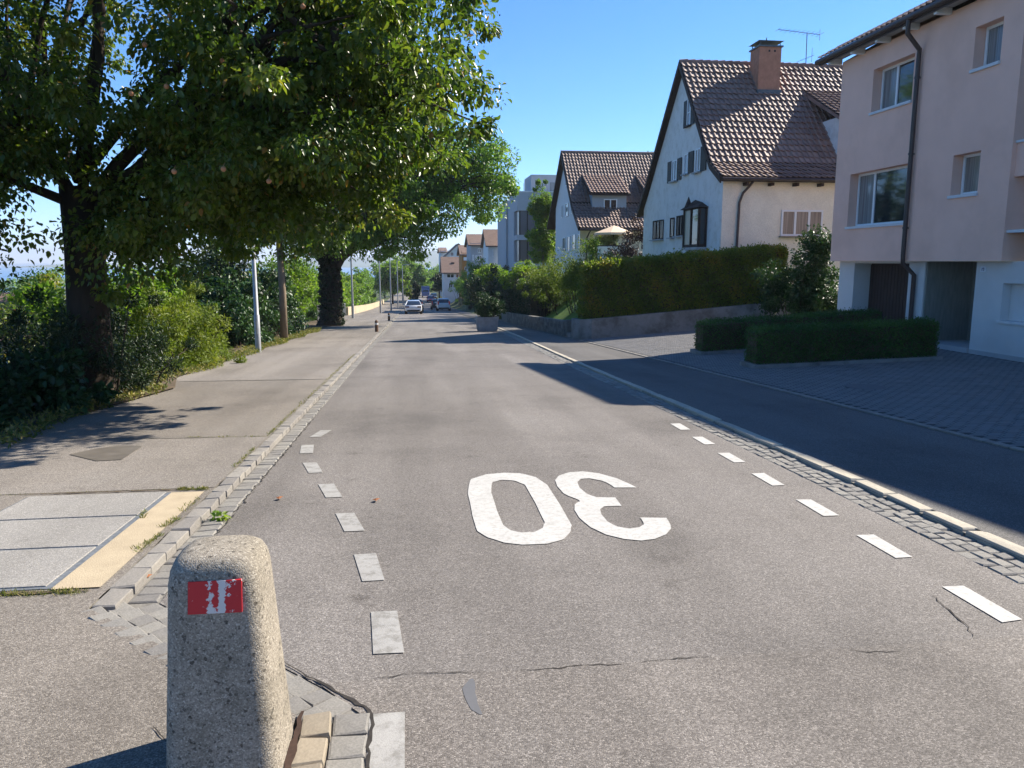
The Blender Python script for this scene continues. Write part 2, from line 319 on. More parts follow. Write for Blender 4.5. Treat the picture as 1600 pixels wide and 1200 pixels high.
def tree(name, label, base, trunk_pts, trunk_r, parts, nl, lr, per, ls, mat, bark, group=None, six=True, nlimb=10, droop=.6, cat='tree', shell=.55, up=.7, nleafobj=0, flat=.75, jitter=.35, tp=.45, lf=.45):
    root = thing(name, label, cat, base, group)
    mb = MB(); mb.tube(trunk_pts, trunk_r, 12); obj('trunk', mb, bark, root, smooth='full')
    C, R = lumps_in(parts, nl, lr[0], lr[1], shell)
    top = np.asarray(trunk_pts[-1]); lb = MB(); main = []
    for i in range(nlimb):
        c, r, _ = parts[i % len(parts)]; d = rdir(1)[0]; d[2] = abs(d[2])*.6; main.append(np.asarray(c)+d*np.asarray(r)*.75)
    limb_tubes(lb, top-np.array([0, 0, .3]), main, trunk_r[-1]*lf, n=7)
    limb_tubes(lb, top+np.array([0, 0, .1]), main[:3], trunk_r[-1]*lf, n=7)
    main = np.array(main+[top]); sel = rng.permutation(nl)[:min(nl, 160)]
    for i in sel:
        j = np.argmin(np.linalg.norm(main-C[i], axis=1)); s = .45+.5*rng.random(); b0 = top+(main[j]-top)*s
        mb2 = [C[i]]; limb_tubes(lb, b0, mb2, .035*trunk_r[-1]/.2+.008, n=4)
    obj('branches', lb, bark, root, smooth='full')
    P, A, N, v = lump_leaves(C, R, per, droop, up, flat, tp)
    L = ls*(1-jitter+2*jitter*rng.random(len(P))); W = L*(.48+.28*rng.random(len(P)))
    keep = np.ones(len(P), bool)
    if nleafobj:
        d = P-CP; z = d@CF; x = 800+FPX*(d@CR)/z; y = 600-FPX*(d@CU)/z
        ok = (z > .5) & (x > 5) & (x < 1595) & (y > 5) & (y < 1195); score = np.where(ok, L/np.maximum(z, .1), -1)
        top_i = np.argsort(-score)[:nleafobj]; keep[top_i] = False
        V, F, k = leafgeo(np.zeros((1, 3)), np.array([[0, 1., 0]]), np.array([[0, 0, 1.]]), np.ones(1), np.ones(1)*.72)
        meshes = [rmesh('leaf', V, F, np.full(6, q)) for q in (.15, .35, .55, .7, .85, .96)]
        for me in meshes: me.materials.append(mat)
        cnt = 0
        for i in top_i:
            o = link('leaf', meshes[int(v[i]*5.99)], root); a = unit(A[i]); s_ = unit(np.cross(a, N[i])); n_ = np.cross(s_, a)
            l = float(L[i]); p = P[i]-OFF[root]
            o.matrix_local = Matrix(((s_[0]*l, a[0]*l, n_[0]*l, p[0]), (s_[1]*l, a[1]*l, n_[1]*l, p[1]), (s_[2]*l, a[2]*l, n_[2]*l, p[2]), (0, 0, 0, 1)))
    leaves('crown', P[keep], A[keep], N[keep], L[keep], W[keep], v[keep], mat, root, six, kind='stuff')
    return root, C, R
def bush(name, label, base, parts, nl, lr, per, ls, mat, group=None, six=True, cat='bush', stem=True, droop=.2, up=.8, shell=.4, flat=.85, asp=.55):
    root = thing(name, label, cat, base, group)
    C, R = lumps_in(parts, nl, lr[0], lr[1], shell); P, A, N, v = lump_leaves(C, R, per, droop, up, flat)
    gz = base[2]-.02; bad = P[:, 2] < gz+.03; P[bad, 2] = gz+.03+.25*rng.random(bad.sum())
    L = ls*(.65+.7*rng.random(len(P))); leaves('foliage', P, A, N, L, L*(asp+.15*rng.random(len(P))), v, mat, root, six, kind='stuff')
    if stem:
        mb = MB(); b = np.asarray(base, float)
        for i in rng.permutation(nl)[:min(nl, 26)]:
            s0 = np.array([b[0]+(C[i][0]-b[0])*.55, b[1]+(C[i][1]-b[1])*.55, b[2]-.05]); limb_tubes(mb, s0, [C[i]], .022, n=4)
        obj('stems', mb, m_bark, root, smooth='full')
    return root
def hedge(name, label, poly_fn, na, L, n, ls, mat, thick, cat='hedge', group=None, rough=.06, six=False, base=(0, 0, 0), asp=.6, coremat=None):
    """poly_fn(s) gives (front bottom, up height) along 0..1; thick is the depth vector"""
    root = thing(name, label, cat, base, group); th = np.asarray(thick, float); tl = np.linalg.norm(th)
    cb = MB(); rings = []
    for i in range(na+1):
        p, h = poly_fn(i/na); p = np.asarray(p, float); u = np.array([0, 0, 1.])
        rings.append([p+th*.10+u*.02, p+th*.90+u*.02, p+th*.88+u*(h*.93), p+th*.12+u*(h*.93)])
    cb.loft(rings); obj('light_block_core', cb, coremat or m_soil, root)  # solid dark core added inside the leaves to block light through the hedge
    s = rng.random(n); face = rng.random(n); Pf = np.zeros((n, 3)); Nn = np.zeros((n, 3))
    p0, h0 = poly_fn(0); p1, h1 = poly_fn(1); ax = unit(np.asarray(p1)-np.asarray(p0)); h = h0+(h1-h0)*s
    B = np.asarray(p0)+(np.asarray(p1)-np.asarray(p0))*s[:, None]; q = rng.random(n)
    hm = (h0+h1)/2; tot = 2*hm*L+tl*L+2*hm*tl; f1 = hm*L/tot; f2 = f1+tl*L/tot; f3 = f2+hm*L/tot; f4 = f3+hm*tl/tot
    k = face < f1; Pf[k] = B[k]+np.array([0, 0, 1.])*(q*h)[k][:, None]; Nn[k] = -th/tl
    k = (face >= f1) & (face < f2); Pf[k] = B[k]+th*q[k][:, None]+np.array([0, 0, 1.])*h[k][:, None]; Nn[k] = (0, 0, 1)
    k = (face >= f2) & (face < f3); Pf[k] = B[k]+th+np.array([0, 0, 1.])*(q*h)[k][:, None]; Nn[k] = th/tl
    for (lo, hi, pp, hh, sg) in ((f3, f4, p0, h0, -1), (f4, 1.01, p1, h1, 1)):
        k = (face >= lo) & (face < hi); Pf[k] = np.asarray(pp)+th*q[k][:, None]+np.array([0, 0, 1.])*(s*hh)[k][:, None]; Nn[k] = ax*sg
    wob = np.sin(B@ax*2.3+1.7)*.5+np.sin(B@ax*5.1+Pf[:, 2]*3)*.5
    tk = (face >= f1) & (face < f2); Pf[tk, 2] += np.abs(rng.normal(size=tk.sum()))**1.5*rough*.6
    Pf += Nn*(rough*(rng.normal(size=n)*.7+wob*.6-.6))[:, None]
    A = unit(Nn*.7+rdir(n)*.8+np.array([0, 0, .15])); N = unit(Nn*.7+rdir(n)*.6+np.array([0, 0, .5]))
    pt = .5+.25*np.sin(B@ax*1.9+np.sin(Pf[:, 2]*2.7)*1.5)+.25*np.sin(B@ax*4.3+Pf[:, 2]*3.1+2)
    v = np.clip(.5*rng.random(n)+.5*pt, 0, 1)
    Lf = ls*(.7+.6*rng.random(n)); leaves('foliage', Pf, A, N, Lf, Lf*(asp+.1*rng.random(n)), v, mat, root, six, kind='stuff')
    return root
# ------------------------------------------------------------------ the setting
def ht(X, Y):
    X = np.asarray(X, float); Y = np.asarray(Y, float); z0 = zr(Y)
    far = np.clip((Y-330)/900, 0, 1); far = far*far*(3-2*far)
    left = z0-.06-np.clip(-6.8-X, 0, None)*.12
    t = np.clip((X-6.1)/5.5, 0, 1); t = t*t*(3-2*t); right = (1-t)*(z0-.05)+t*(TY(Y)-.12)+np.clip(X-22, 0, 60)*.10
    right = np.where(Y < 28.6, zc(X, Y)-.10+np.clip(X-22, 0, 60)*.10, right)
    z = np.where(X < -6.4, left, np.where(X > 6.1, right, z0-.14))
    z = z*(1-far)+far*(-34.); return np.clip(z, -34, None)
gx = sorted(set([-12500, -6000, -3000, -1500, -800, -500, -350, -250, -180, -130, -90, -60, -40, -28, -20, -14, -10, -8, -6.8, -6.4, -4.5, -2, 1, 4, 6, 6.12, 7, 8, 9, 10, 11, 12, 13, 14, 16, 18, 20, 22, 26, 32, 42, 60, 80, 120, 200, 400, 800, 1500, 3000, 6000, 12500]))
gy = sorted(set(list(np.arange(-12, 28.5, 2.)) + [28.55, 28.65] + list(np.arange(30, 110, 4.)) + list(np.arange(112, 340, 14.)) + [400, 460, 540, 650, 780, 900, 1050, 1230, 1500, 2500, 5000, 9000, 12500, -30, -60, -200, -1000]))
sheet('ground', gx, gy, ht, m_ground, kind='structure')
m_water, nt, b_, o_ = newmat('lake_water'); b_.inputs['Base Color'].default_value = (.01, .13, .31, 1); b_.inputs['Roughness'].default_value = .28; b_.inputs['Specular IOR Level'].default_value = .5
_n = nd(nt, 'ShaderNodeTexNoise', Scale=.06, Detail=4.); _t = nd(nt, 'ShaderNodeTexCoord'); nt.links.new(_t.outputs['Object'], _n.inputs['Vector'])
_b = nd(nt, 'ShaderNodeBump', Strength=.5, Distance=1.5); nt.links.new(_n.outputs['Fac'], _b.inputs['Height']); nt.links.new(_b.outputs[0], b_.inputs['Normal'])
sheet('lake', [-12400, -6000, -2000, -600, 0, 600, 2000, 6000, 12400], [-900, 0, 500, 1500, 4000, 8000, 12400], lambda X, Y: X*0-31., m_water, kind='structure')
m_hill = M('wooded_hill', (.05, .085, .03), .95, .4, .01)
def hill(X, Y):
    r = np.exp(-((Y-5200)/700.)**2); prof = 48+22*np.sin(X/900.)+14*np.sin(X/310.+1)+7*np.sin(X/120.)
    return -36+np.clip(prof+np.interp(X, [-3500, -1500, -700, 3000, 9000], [-60, -10, 20, 60, 120]), 5, None)*r*1.05
sheet('hills', np.linspace(-3600, 9000, 150), np.linspace(3700, 7000, 24), hill, m_hill, kind='structure')

RY = list(np.arange(-7, 30, 1.)) + list(np.arange(30, 110, 4.)) + list(np.arange(110, 420, 10.)) + [460, 520, 600]
def xlk(Y): return np.interp(Y, [-8, 2.0, 2.82, 4.05, 700], [-.20, -.20, -.22, -1.37, -1.37])
RYf = sorted(set(RY + [2.0, 2.82, 4.05, 3.3, 3.8]))
road = strip('road', RYf, xlk, lambda Y: xk(Y)-.40, 0, m_road, kind='structure')
strip('asphalt_section', [-6, -3, 0, 1, 2.0, 2.4, 2.75, 3.05], lambda Y: xlk(Y)+.01, lambda Y: xk(Y)-.42, .0025, asphalt('asphalt_apron', (.118, .107, .098), (.272, .251, .231), (.93, .915, .90), 172.), road)
# left pavement: kerb-side edge bends out at the bollard
def xpl(Y): return np.interp(Y, [-8, 2.0, 2.74, 3.92, 700], [-.455, -.455, -.47, -1.672, -1.672])
walkL = strip('pavement_left', sorted(set(RYf+[2.74, 3.92])), lambda Y: np.interp(Y, [-8, 700], [-6.6, -6.6]), xpl, .045, m_walk, kind='structure')
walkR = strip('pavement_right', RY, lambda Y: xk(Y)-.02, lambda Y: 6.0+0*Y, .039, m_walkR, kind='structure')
# tinted re-laid sections of the left pavement
strip('asphalt_section', np.arange(6.45, 8.86, .6), lambda Y: -6.4, lambda Y: -1.68, .049, m_walk2, walkL)
strip('asphalt_section', np.arange(15.2, 31, 1.5), lambda Y: -6.2, lambda Y: -1.68, .049, m_walk2, walkL)
for k in range(3):
    y0 = 4.24+.70*k; mb = MB()
    X0, X1 = -3.06, -2.02; z = float(zr(y0+.34))+.079
    mb.obox(((X0, y0+.012, 0), (1, 0, 0), (0, 1, -SLOPE), (0, 0, 1)), 0, X1-X0, 0, .672, float(zr(y0))+.02, float(zr(y0))+.056)
    obj('cover_slab', mb, m_slab, walkL, bevel=.004)
strip('slab_bed', np.arange(4.22, 6.36, .3), lambda Y: -3.08, lambda Y: -1.98, .0495, m_joint, walkL)
strip('sandstone_strip', np.arange(4.2, 6.34, .3), lambda Y: -1.975, lambda Y: -1.72, .053, m_sand, walkL)
def ribbon(name, pts, w, mat, parent, dz, zf=None, jit=.006, rag=.5):
    mb = MB(); P = [np.array(p[:2], float) for p in pts]; D = []
    for a, b in zip(P[:-1], P[1:]):
        n = max(2, int(np.linalg.norm(b-a)/.035)); D += [a+(b-a)*i/n for i in range(n)]
    D.append(P[-1]); n = len(D)
    for i, p in enumerate(D):
        t = unit(D[min(i+1, n-1)]-D[max(i-1, 0)]); q = np.array([-t[1], t[0]]); ww = w*(1-rag+2*rag*rng.random())*min(1, .25+3*min(i, n-1-i)/n); c = p+q*rng.normal()*jit
        for s in (-1, 1): e = c+q*s*ww/2; mb.v.append((e[0], e[1], float(zf(e[0], e[1]) if zf else zr(e[1]))+dz))
    mb.f = [(2*i, 2*i+1, 2*i+3, 2*i+2) for i in range(n-1)]
    return obj(name, mb, mat, parent)
ribbon('crack', [onroad(*q) for q in [(815, 1049), (860, 1045), (900, 1041), (975, 1038)]], .008, m_crack, road, .004)
ribbon('crack', [onroad(*q) for q in [(1000, 1035), (1060, 1030), (1110, 1025)]], .006, m_crack, road, .004)
ribbon('crack', [onroad(*q) for q in [(560, 1066), (640, 1053), (720, 1052), (770, 1051)]], .005, m_crack, road, .004)
ribbon('crack', [onroad(*q) for q in [(1330, 1017), (1370, 1020), (1412, 1019)]], .006, m_crack, road, .004)
ribbon('crack', [onroad(*q) for q in [(1455, 930), (1488, 958), (1505, 975), (1522, 996)]], .007, m_crack, road, .004)
ribbon('crack', [(-.60, 3.26), (-.40, 3.03), (-.222, 2.835), (-.192, 2.77), (-.19, 2.3), (-.19, 1.6)], .016, m_crack, road, .006, jit=.004)
ribbon('crack', [(-1.372, y) for y in np.arange(4.1, 12, .5)], .009, m_crack, road, .005, jit=.01, rag=.9)
ribbon('tar_patch', [onroad(*q) for q in [(738, 1062), (730, 1085), (742, 1100), (748, 1118)]], .045, M('tar_repair', (.12, .122, .13), .8), road, .004, jit=.004)
ribbon('crack', [on(x, y, lambda X, Y: zr(Y)+.08) for x, y in [(236, 1122), (250, 1135), (262, 1150)]], .004, m_crack, walkL, .050, jit=.001)
ribbon('soil_gap', [(-.452, 2.76), (-.450, 2.66), (-.452, 2.5), (-.452, 2.3)], .030, M('red_soil', (.05, .03, .022), .95, .3, 30), walkL, .048, jit=.004)
zw = lambda X, Y: zr(Y)
ribbon('pavement_joint', [(-3.9, 9.04), (-2.8, 8.93), (-1.7, 8.83)], .030, m_mortar, walkL, .053, jit=.004)
ribbon('pavement_joint', [(-5.2, 15.3), (-1.7, 15.2)], .05, m_mortar, walkL, .053, jit=.004)
ribbon('pavement_joint', [(-3.2, 6.42), (-1.72, 6.40)], .022, m_soil, walkL, .053, jit=.006)
ribbon('pavement_joint', [(-3.0, 4.19), (-1.75, 4.16)], .035, m_soil, walkL, .053, jit=.006)
mb = MB(); st = [on(x, y, lambda X, Y: zr(Y)+.08) for x, y in [(108, 706), (150, 697), (190, 692), (222, 693), (205, 704), (190, 714), (150, 716)]]
mb.quad(*[(p[0], p[1], float(zr(p[1]))+.0545) for p in st]); obj('oil_stain', mb, m_wet, walkL)
# painted marks on the road
def onr(p, dz=.005): return (p[0], p[1], float(zr(p[1]))+dz)
z3 = [(780, 650), (640, 650), (600, 620), (520, 597), (450, 592), (415, 605), (410, 630), (440, 670), (500, 705), (560, 712), (645, 712), (685, 765), (600, 765), (560, 775), (550, 800), (575, 840), (620, 880), (700, 905), (770, 905), (815, 890), (825, 870), (800, 838), (965, 840), (995, 885), (985, 925), (930, 960), (850, 980), (760, 980), (640, 960), (540, 925), (450, 870), (400, 810), (388, 775), (400, 745), (435, 730), (350, 705), (300, 665), (272, 620), (275, 590), (320, 563), (400, 550), (490, 552), (600, 575), (700, 610)]
def smooth_loop(P, keep=()):
    P = [np.asarray(p, float) for p in P]; n = len(P); out = []
    for i in range(n):
        a, b = P[i], P[(i+1) % n]
        if i in keep: out.append(a); out.append(a*.5+b*.5)
        else:
            out.append((P[i-1]+6*a+b)/8); out.append((a+b)/2+((a-P[i-1])-(P[(i+2) % n]-b))/16 if (i+1) % n not in keep else (a+b)/2)
    return out
pts = [onroad(800+x/4, 600+y/4) for x, y in z3]; pts = smooth_loop(pts, keep={0, 1, 10, 11, 21, 22})
mb = MB(); mb.v = [onr(p) for p in pts]; mb.f = [tuple(t) for t in tessellate_polygon([[Vector(p) for p in mb.v]])]
obj('painted_digit', mb, m_white, road, label='white painted figure three seen upside down')
oo = [(730, 757), (745, 745), (775, 740), (800, 739.5), (825, 742), (848, 752), (862, 768), (890, 815), (893, 825), (888, 838), (870, 848), (835, 852), (800, 851), (775, 845), (750, 835), (742, 822), (735, 790)]
ii = [(766, 759), (775, 752), (793, 750), (815, 755), (825, 765), (848, 810), (851, 820), (843, 830), (825, 833), (805, 832), (790, 825), (783, 815), (772, 785)]
oo = smooth_loop([onroad(*q) for q in oo]); ii = smooth_loop([onroad(*q) for q in ii]); cc = np.mean(ii, axis=0)
def bypolar(L, n=96):
    a = np.array([math.atan2((p[1]-cc[1])/3, p[0]-cc[0]) for p in L]); o = np.argsort(a); a = a[o]; Q = np.array(L)[o]
    a = np.concatenate([a-2*math.pi, a, a+2*math.pi]); Q = np.concatenate([Q, Q, Q]); t = np.linspace(-math.pi, math.pi, n, endpoint=False)
    return [np.array([np.interp(x, a, Q[:, 0]), np.interp(x, a, Q[:, 1])]) for x in t]
A_, B_ = bypolar(oo), bypolar(ii); mb = MB(); mb.v = [onr(p) for p in A_]+[onr(p) for p in B_]
mb.f = [(i, (i+1) % 96, 96+(i+1) % 96, 96+i) for i in range(96)]
obj('painted_digit', mb, m_white, road, label='white painted zero seen upside down')
def dash(x, y, tx, l=.48, w=.135, mat=None):
    t = unit(np.array([tx, 1.])); q = np.array([1., 0]); c = np.array([x, y]); k = rng.normal(size=(4, 2))*.004
    P = [c-t*l/2-q*w/2+k[0], c-t*l/2+q*w/2+k[1], c+t*l/2+q*w/2+k[2], c+t*l/2-q*w/2+k[3]]
    mb = MB(); mb.quad(*[onr(p) for p in P]); obj('lane_dash', mb, mat or m_white, road)
for x, y, tx in [(-.125, 2.53, -.02), (-.165, 3.52, -.09), (-.295, 4.45, -.18), (-.49, 5.42, -.23), (-.725, 6.37, -.25), (-.985, 7.30, -.26), (-1.165, 8.24, -.10)]: dash(x, y, tx, mat=m_worn)
dash(-1.13, 9.2, .18, .46, mat=m_worn)
for x, y in [(2.905, 3.44), (2.965, 4.37), (3.01, 5.28), (3.055, 6.20), (3.12, 7.13), (3.185, 8.05), (3.25, 8.99)]: dash(x, y, .055, .46, .12)
# cobbles and kerb stones
def stone_mesh(name, mat, seed, ch=.12):
    r = np.random.default_rng(seed); mb = MB(); j = lambda s: r.normal(size=2)*s
    base = [np.array(q) for q in ((-.5, -.5), (.5, -.5), (.5, .5), (-.5, .5))]; J = [j(.035) for _ in base]
    for zz, s in ((-1, .98), (-.12, .97), (.0, .97-ch)):
        for b, k in zip(base, J): p = (b+k)*s; mb.v.append((p[0], p[1], zz+(r.normal()*.03 if zz == 0 else 0)))
    mb.v.append((0, 0, .015)); mb.f = [(i*4+k, i*4+(k+1) % 4, (i+1)*4+(k+1) % 4, (i+1)*4+k) for i in range(2) for k in range(4)]+[(8+k, 8+(k+1) % 4, 12) for k in range(4)]
    me = bpy.data.meshes.new(name); me.from_pydata(mb.v, [], mb.f); me.materials.append(mat); return me, mb
def lay(parent, name, spots, mat, nmax, h, ch=.12):
    """spots: (x, y, z, length_x, length_y, angle) ; the first nmax are objects, the rest one joined part"""
    ms = [stone_mesh(name, mat, 100+k, ch) for k in range(7)]; rest = MB()
    spots = sorted(spots, key=lambda s: s[1])
    for i, (x, y, z, lx, ly, a) in enumerate(spots):
        me, src = ms[rng.integers(7)]
        ca, sa = math.cos(a), math.sin(a); tilt = rng.normal(size=2)*.016*min(1, .12/max(lx, ly))
        if i < nmax:
            o = link(name, me, parent); o.location = (x-OFF[parent][0], y-OFF[parent][1], z-OFF[parent][2]); o.scale = (lx, ly, h)
            o.rotation_euler = (tilt[0]-SLOPE, tilt[1], a)
        else: rest.add([(x+ca*p[0]*lx-sa*p[1]*ly, y+sa*p[0]*lx+ca*p[1]*ly, z+p[2]*h-SLOPE*p[1]*ly) for p in src.v], src.f)
    if rest.v: obj(name+'_rows', rest, mat, parent, kind='stuff')
gr = strip('gutter_right', RY, lambda Y: xk(Y)-.40, lambda Y: xk(Y)-.115, -.004, m_mortar, kind='structure')
sp = []
for r in range(3):
    y = 1.5+.04*r
    while y < 42:
        l = .10+.05*rng.random(); yy = y+l/2; x = float(xk(yy))-.163-.096*r+rng.normal()*.004
        sp.append((x, yy, float(zr(yy))+.006+rng.normal()*.003, .088, l-.014, -.03)); y += l
lay(gr, 'cobble', sp, m_granite, 300, .05)
kr = strip('kerb_right', RY, lambda Y: xk(Y)-.118, lambda Y: xk(Y)+.004, .02, m_mortar, kind='structure'); sp = []
y = 1.2
while y < 60:
    l = .45+.2*rng.random(); yy = y+l/2; sp.append((float(xk(yy))-.056, yy, float(zr(yy))+.043, .112, l-.003, -math.atan((float(xk(yy+.4))-float(xk(yy-.4)))/.8))); y += l
lay(kr, 'kerb_stone', sp, m_kerbw, 300, .09, .05)
gl = strip('gutter_left', sorted(set(RYf)), lambda Y: xlk(Y)-.40, lambda Y: xlk(Y)+.0, -.004, m_mortar, kind='structure'); sp = []
y = 4.06
while y < 40:
    l = .10+.05*rng.random(); yy = y+l/2; sp.append((-1.462+rng.normal()*.004, yy, float(zr(yy))+.006+rng.normal()*.002, .150, l-.008, 0)); y += l
dv = unit(np.array([-.22+1.37, 2.82-4.05])); ang = math.atan2(dv[1], dv[0])-math.pi/2; nv = np.array([dv[1], -dv[0]])
nv = nv if nv[0] < 0 else -nv
for q_ in range(3):
    k = -.10 if q_ else .0
    while k < 1.62:
        l = .10+.06*rng.random(); p = np.array([-1.375, 4.05])+dv*(k+l/2)+nv*(.066+.118*q_)
        if q_ < 2 or k < .9: sp.append((p[0], p[1], float(zr(p[1]))+.008+.018*q_+rng.normal()*.002, .112, l-.010, ang+rng.normal()*.03))
        k += l
for k in range(12): sp.append((-.268, 2.72-.15*k, float(zr(2.72-.15*k))+.012, .132, .143, 0))
lay(gl, 'cobble', sp, m_granite, 300, .05)
kl = strip('kerb_left', sorted(set(RYf)), lambda Y: xlk(Y)-.34, lambda Y: xlk(Y)-.17, -.016, m_mortar, kind='structure'); sp = []
y = 3.93
while y < 95:
    l = .20+.10*rng.random(); yy = y+l/2; sp.append((-1.608, yy, float(zr(yy))+.047+rng.normal()*.0015, .120, l-.004, 0)); y += l
lay(kl, 'kerb_stone', sp, m_kerb, 220, .07, .05)
sp = []
for k in range(13): sp.append((-.392, 2.68-.165*k, float(zr(2.68-.165*k))+.036, .112, .160, rng.normal()*.03))
lay(kl, 'kerb_stone', sp, m_beige, 60, .08, .08)
# right: edge line, court of pavers
edge = strip('pavement_edging', RY, lambda Y: 5.99+0*Y, lambda Y: 6.09+0*Y, .052, m_mortar, kind='structure'); sp = []
y = 4.5
while y < 27.5:
    l = .11+.03*rng.random(); yy = y+l/2; sp.append((6.04, yy, float(zr(yy))+.062, .09, l-.012, 0)); y += l
lay(edge, 'edging_stone', sp, m_kerb, 190, .04)
court = sheet('paved_court', np.linspace(6.085, 12.9, 16), np.arange(-7.6, 28.2, .8), lambda X, Y: zc(X, Y)+.002, M('paver_joint', (.045, .045, .045), .95), kind='structure')
mb = MB(); px_, py_ = .20, .10
for j in range(int((28-5.0)/py_)):
    for i in range(int(6.4/px_)):
        X = 6.12+px_*(i+.5*(j % 2)); Y = 5.0+py_*j
        if X+px_ > 12.7: continue
        e = .013; zz = rng.normal()*.0015+.010; a, b, c, d = X+e, X+px_-e, Y+e, Y+py_-e
        z0_, z1_, z2_, z3_ = [float(q) for q in zc(np.array([a, b, b, a]), np.array([c, c, d, d]))]
        k = .012
        mb.add([(a, c, z0_), (b, c, z1_), (b, d, z2_), (a, d, z3_), (a+k, c+k, z0_+zz), (b-k, c+k, z1_+zz), (b-k, d-k, z2_+zz), (a+k, d-k, z3_+zz)], [(4, 5, 6, 7), (0, 1, 5, 4), (1, 2, 6, 5), (2, 3, 7, 6), (3, 0, 4, 7)])
obj('paver_field', mb, m_paver, court, kind='stuff')
p = on(1352, 606, zc); mb = MB(); mb.tube([(p[0], p[1], p[2]), (p[0], p[1], p[2]+.022)], .32, 24)
obj('manhole_cover', mb, M('iron_cover', (.13, .13, .135), .7, .2, 30, .4, 60), court)
# grass in the joints
def tufts(spec, mat):
    P = []; A = []; L = []
    for (x0, y0, x1, y1, n, w, h) in spec:
        t = rng.random(n); c = np.sin(t*17)*.5+rng.normal(size=n)*.3
        P.append(np.stack([x0+(x1-x0)*t+rng.normal(size=n)*w, y0+(y1-y0)*t+rng.normal(size=n)*w, np.zeros(n)], 1)); L.append(h*(.5+.7*rng.random(n))*(.6+.4*np.clip(c+.5, 0, 1)))
    P = np.concatenate(P); L = np.concatenate(L); P[:, 2] = zr(P[:, 1])+.045; n = len(P)
    A = unit(rdir(n)*.8+np.array([0, 0, .9])); o = leaves('grass', P, A, rdir(n), L, L*.16, rng.random(n), mat, None, False, kind='stuff')
    o['label'] = 'dry grass growing along the kerb and slab joints of the pavement'; return o
tufts([(-1.95, 6.41, -1.72, 6.38, 300, .014, .04), (-1.74, 4.8, -1.70, 5.15, 170, .014, .04), (-1.74, 5.3, -1.71, 5.55, 110, .014, .04), (-1.73, 5.7, -1.70, 6.1, 100, .016, .035), (-2.5, 4.17, -1.78, 4.15, 700, .018, .035), (-3.6, 4.22, -2.4, 4.17, 500, .012, .035),
       (-1.69, 7.2, -1.69, 8.2, 260, .012, .035), (-1.69, 8.9, -1.69, 11, 420, .012, .035), (-1.69, 11, -1.69, 22, 800, .014, .04), (-3.4, 6.43, -2.0, 6.42, 200, .01, .02), (-2.6, 8.92, -1.7, 8.83, 260, .012, .03), (-1.95, 5.55, -2.0, 5.75, 70, .012, .04)], lm_grass)
def weed(x, y, z, s, n, mat):
    C = np.array([[x, y, z+s*.3]]); P, A, N, v = lump_leaves(C, np.array([s]), n, 0, .8, .5); return P, A, N, v
r_ = thing('weed', 'small green weed growing in the gutter cobbles', 'weed', (-1.44, 5.6, float(zr(5.6))))
P, A, N, v = weed(-1.44, 5.6, float(zr(5.6))+.01, .055, 40, None); leaves('foliage', P, A, N, np.full(40, .045), np.full(40, .028), v, lm_fresh, r_, kind='stuff')
m_dead = M('dead_leaf', (.30, .12, .05), .8, .3, 20)
for (x, y, lab) in [(437, 781, 'curled brown leaf lying on the asphalt beside the dashes'), (588, 784, 'small tan leaf lying between the dashes and the zero'), (230, 905, 'orange leaf on the gutter cobbles by the bollard'), (190, 942, 'pale orange leaf at the bend of the gutter'), (1010, 820, None)]:
    if lab is None: continue
    p = onroad(x, y); mb = MB(); s = .030
    mb.add([(p[0]-s, p[1], p[2]+.02), (p[0], p[1]-s*1.2, p[2]+.018), (p[0]+s, p[1]+.2*s, p[2]+.026), (p[0]+.1*s, p[1]+s*1.3, p[2]+.014), (p[0], p[1], p[2]+.030)], [(0, 1, 4), (1, 2, 4), (2, 3, 4), (3, 0, 4)])
    tag(obj('fallen_leaf', mb, m_dead), lab, 'leaf')
# ------------------------------------------------------------------ bollard
bx, by = float(atY(353, 1000, 2.52)[0]), 2.52; bz = float(zr(by))+.042
root = thing('bollard', 'round-shouldered exposed aggregate concrete bollard with a peeling red and white sticker', 'bollard', (bx, by, bz))
m_agg, nt, b_, o_ = newmat('aggregate_concrete'); L_ = nt.links
tc = nd(nt, 'ShaderNodeTexCoord'); vo = nd(nt, 'ShaderNodeTexVoronoi', Scale=210.); L_.new(tc.outputs['Object'], vo.inputs['Vector'])
se = nd(nt, 'ShaderNodeSeparateColor'); L_.new(vo.outputs['Color'], se.inputs[0])
c_ = ramp(nt, se.outputs[0], [(0, (.13, .115, .09)), (.10, (.21, .183, .145)), (.6, (.28, .247, .197)), (.9, (.36, .32, .26)), (1, (.46, .42, .35))])
v2 = nd(nt, 'ShaderNodeTexVoronoi', Scale=105.); L_.new(tc.outputs['Object'], v2.inputs['Vector']); s2 = nd(nt, 'ShaderNodeSeparateColor'); L_.new(v2.outputs['Color'], s2.inputs[0])
c_ = mixc(nt, 1., c_, ramp(nt, s2.outputs[2], [(0, (.35, .34, .33)), (.05, (.5, .5, .5)), (.07, (1, 1, 1)), (1, (1, 1, 1))]), 'MULTIPLY')
n_ = nd(nt, 'ShaderNodeTexNoise', Scale=6., Detail=5.); L_.new(tc.outputs['Object'], n_.inputs['Vector'])
c_ = mixc(nt, 1., c_, ramp(nt, n_.outputs['Fac'], [(.3, (.72, .72, .70)), (.6, (1, 1, 1))]), 'MULTIPLY')
L_.new(c_, b_.inputs['Base Color']); b_.inputs['Roughness'].default_value = .9
bp = nd(nt, 'ShaderNodeBump', Strength=.45, Distance=.003); bp.invert = True; L_.new(vo.outputs['Distance'], bp.inputs['Height']); L_.new(bp.outputs[0], b_.inputs['Normal'])
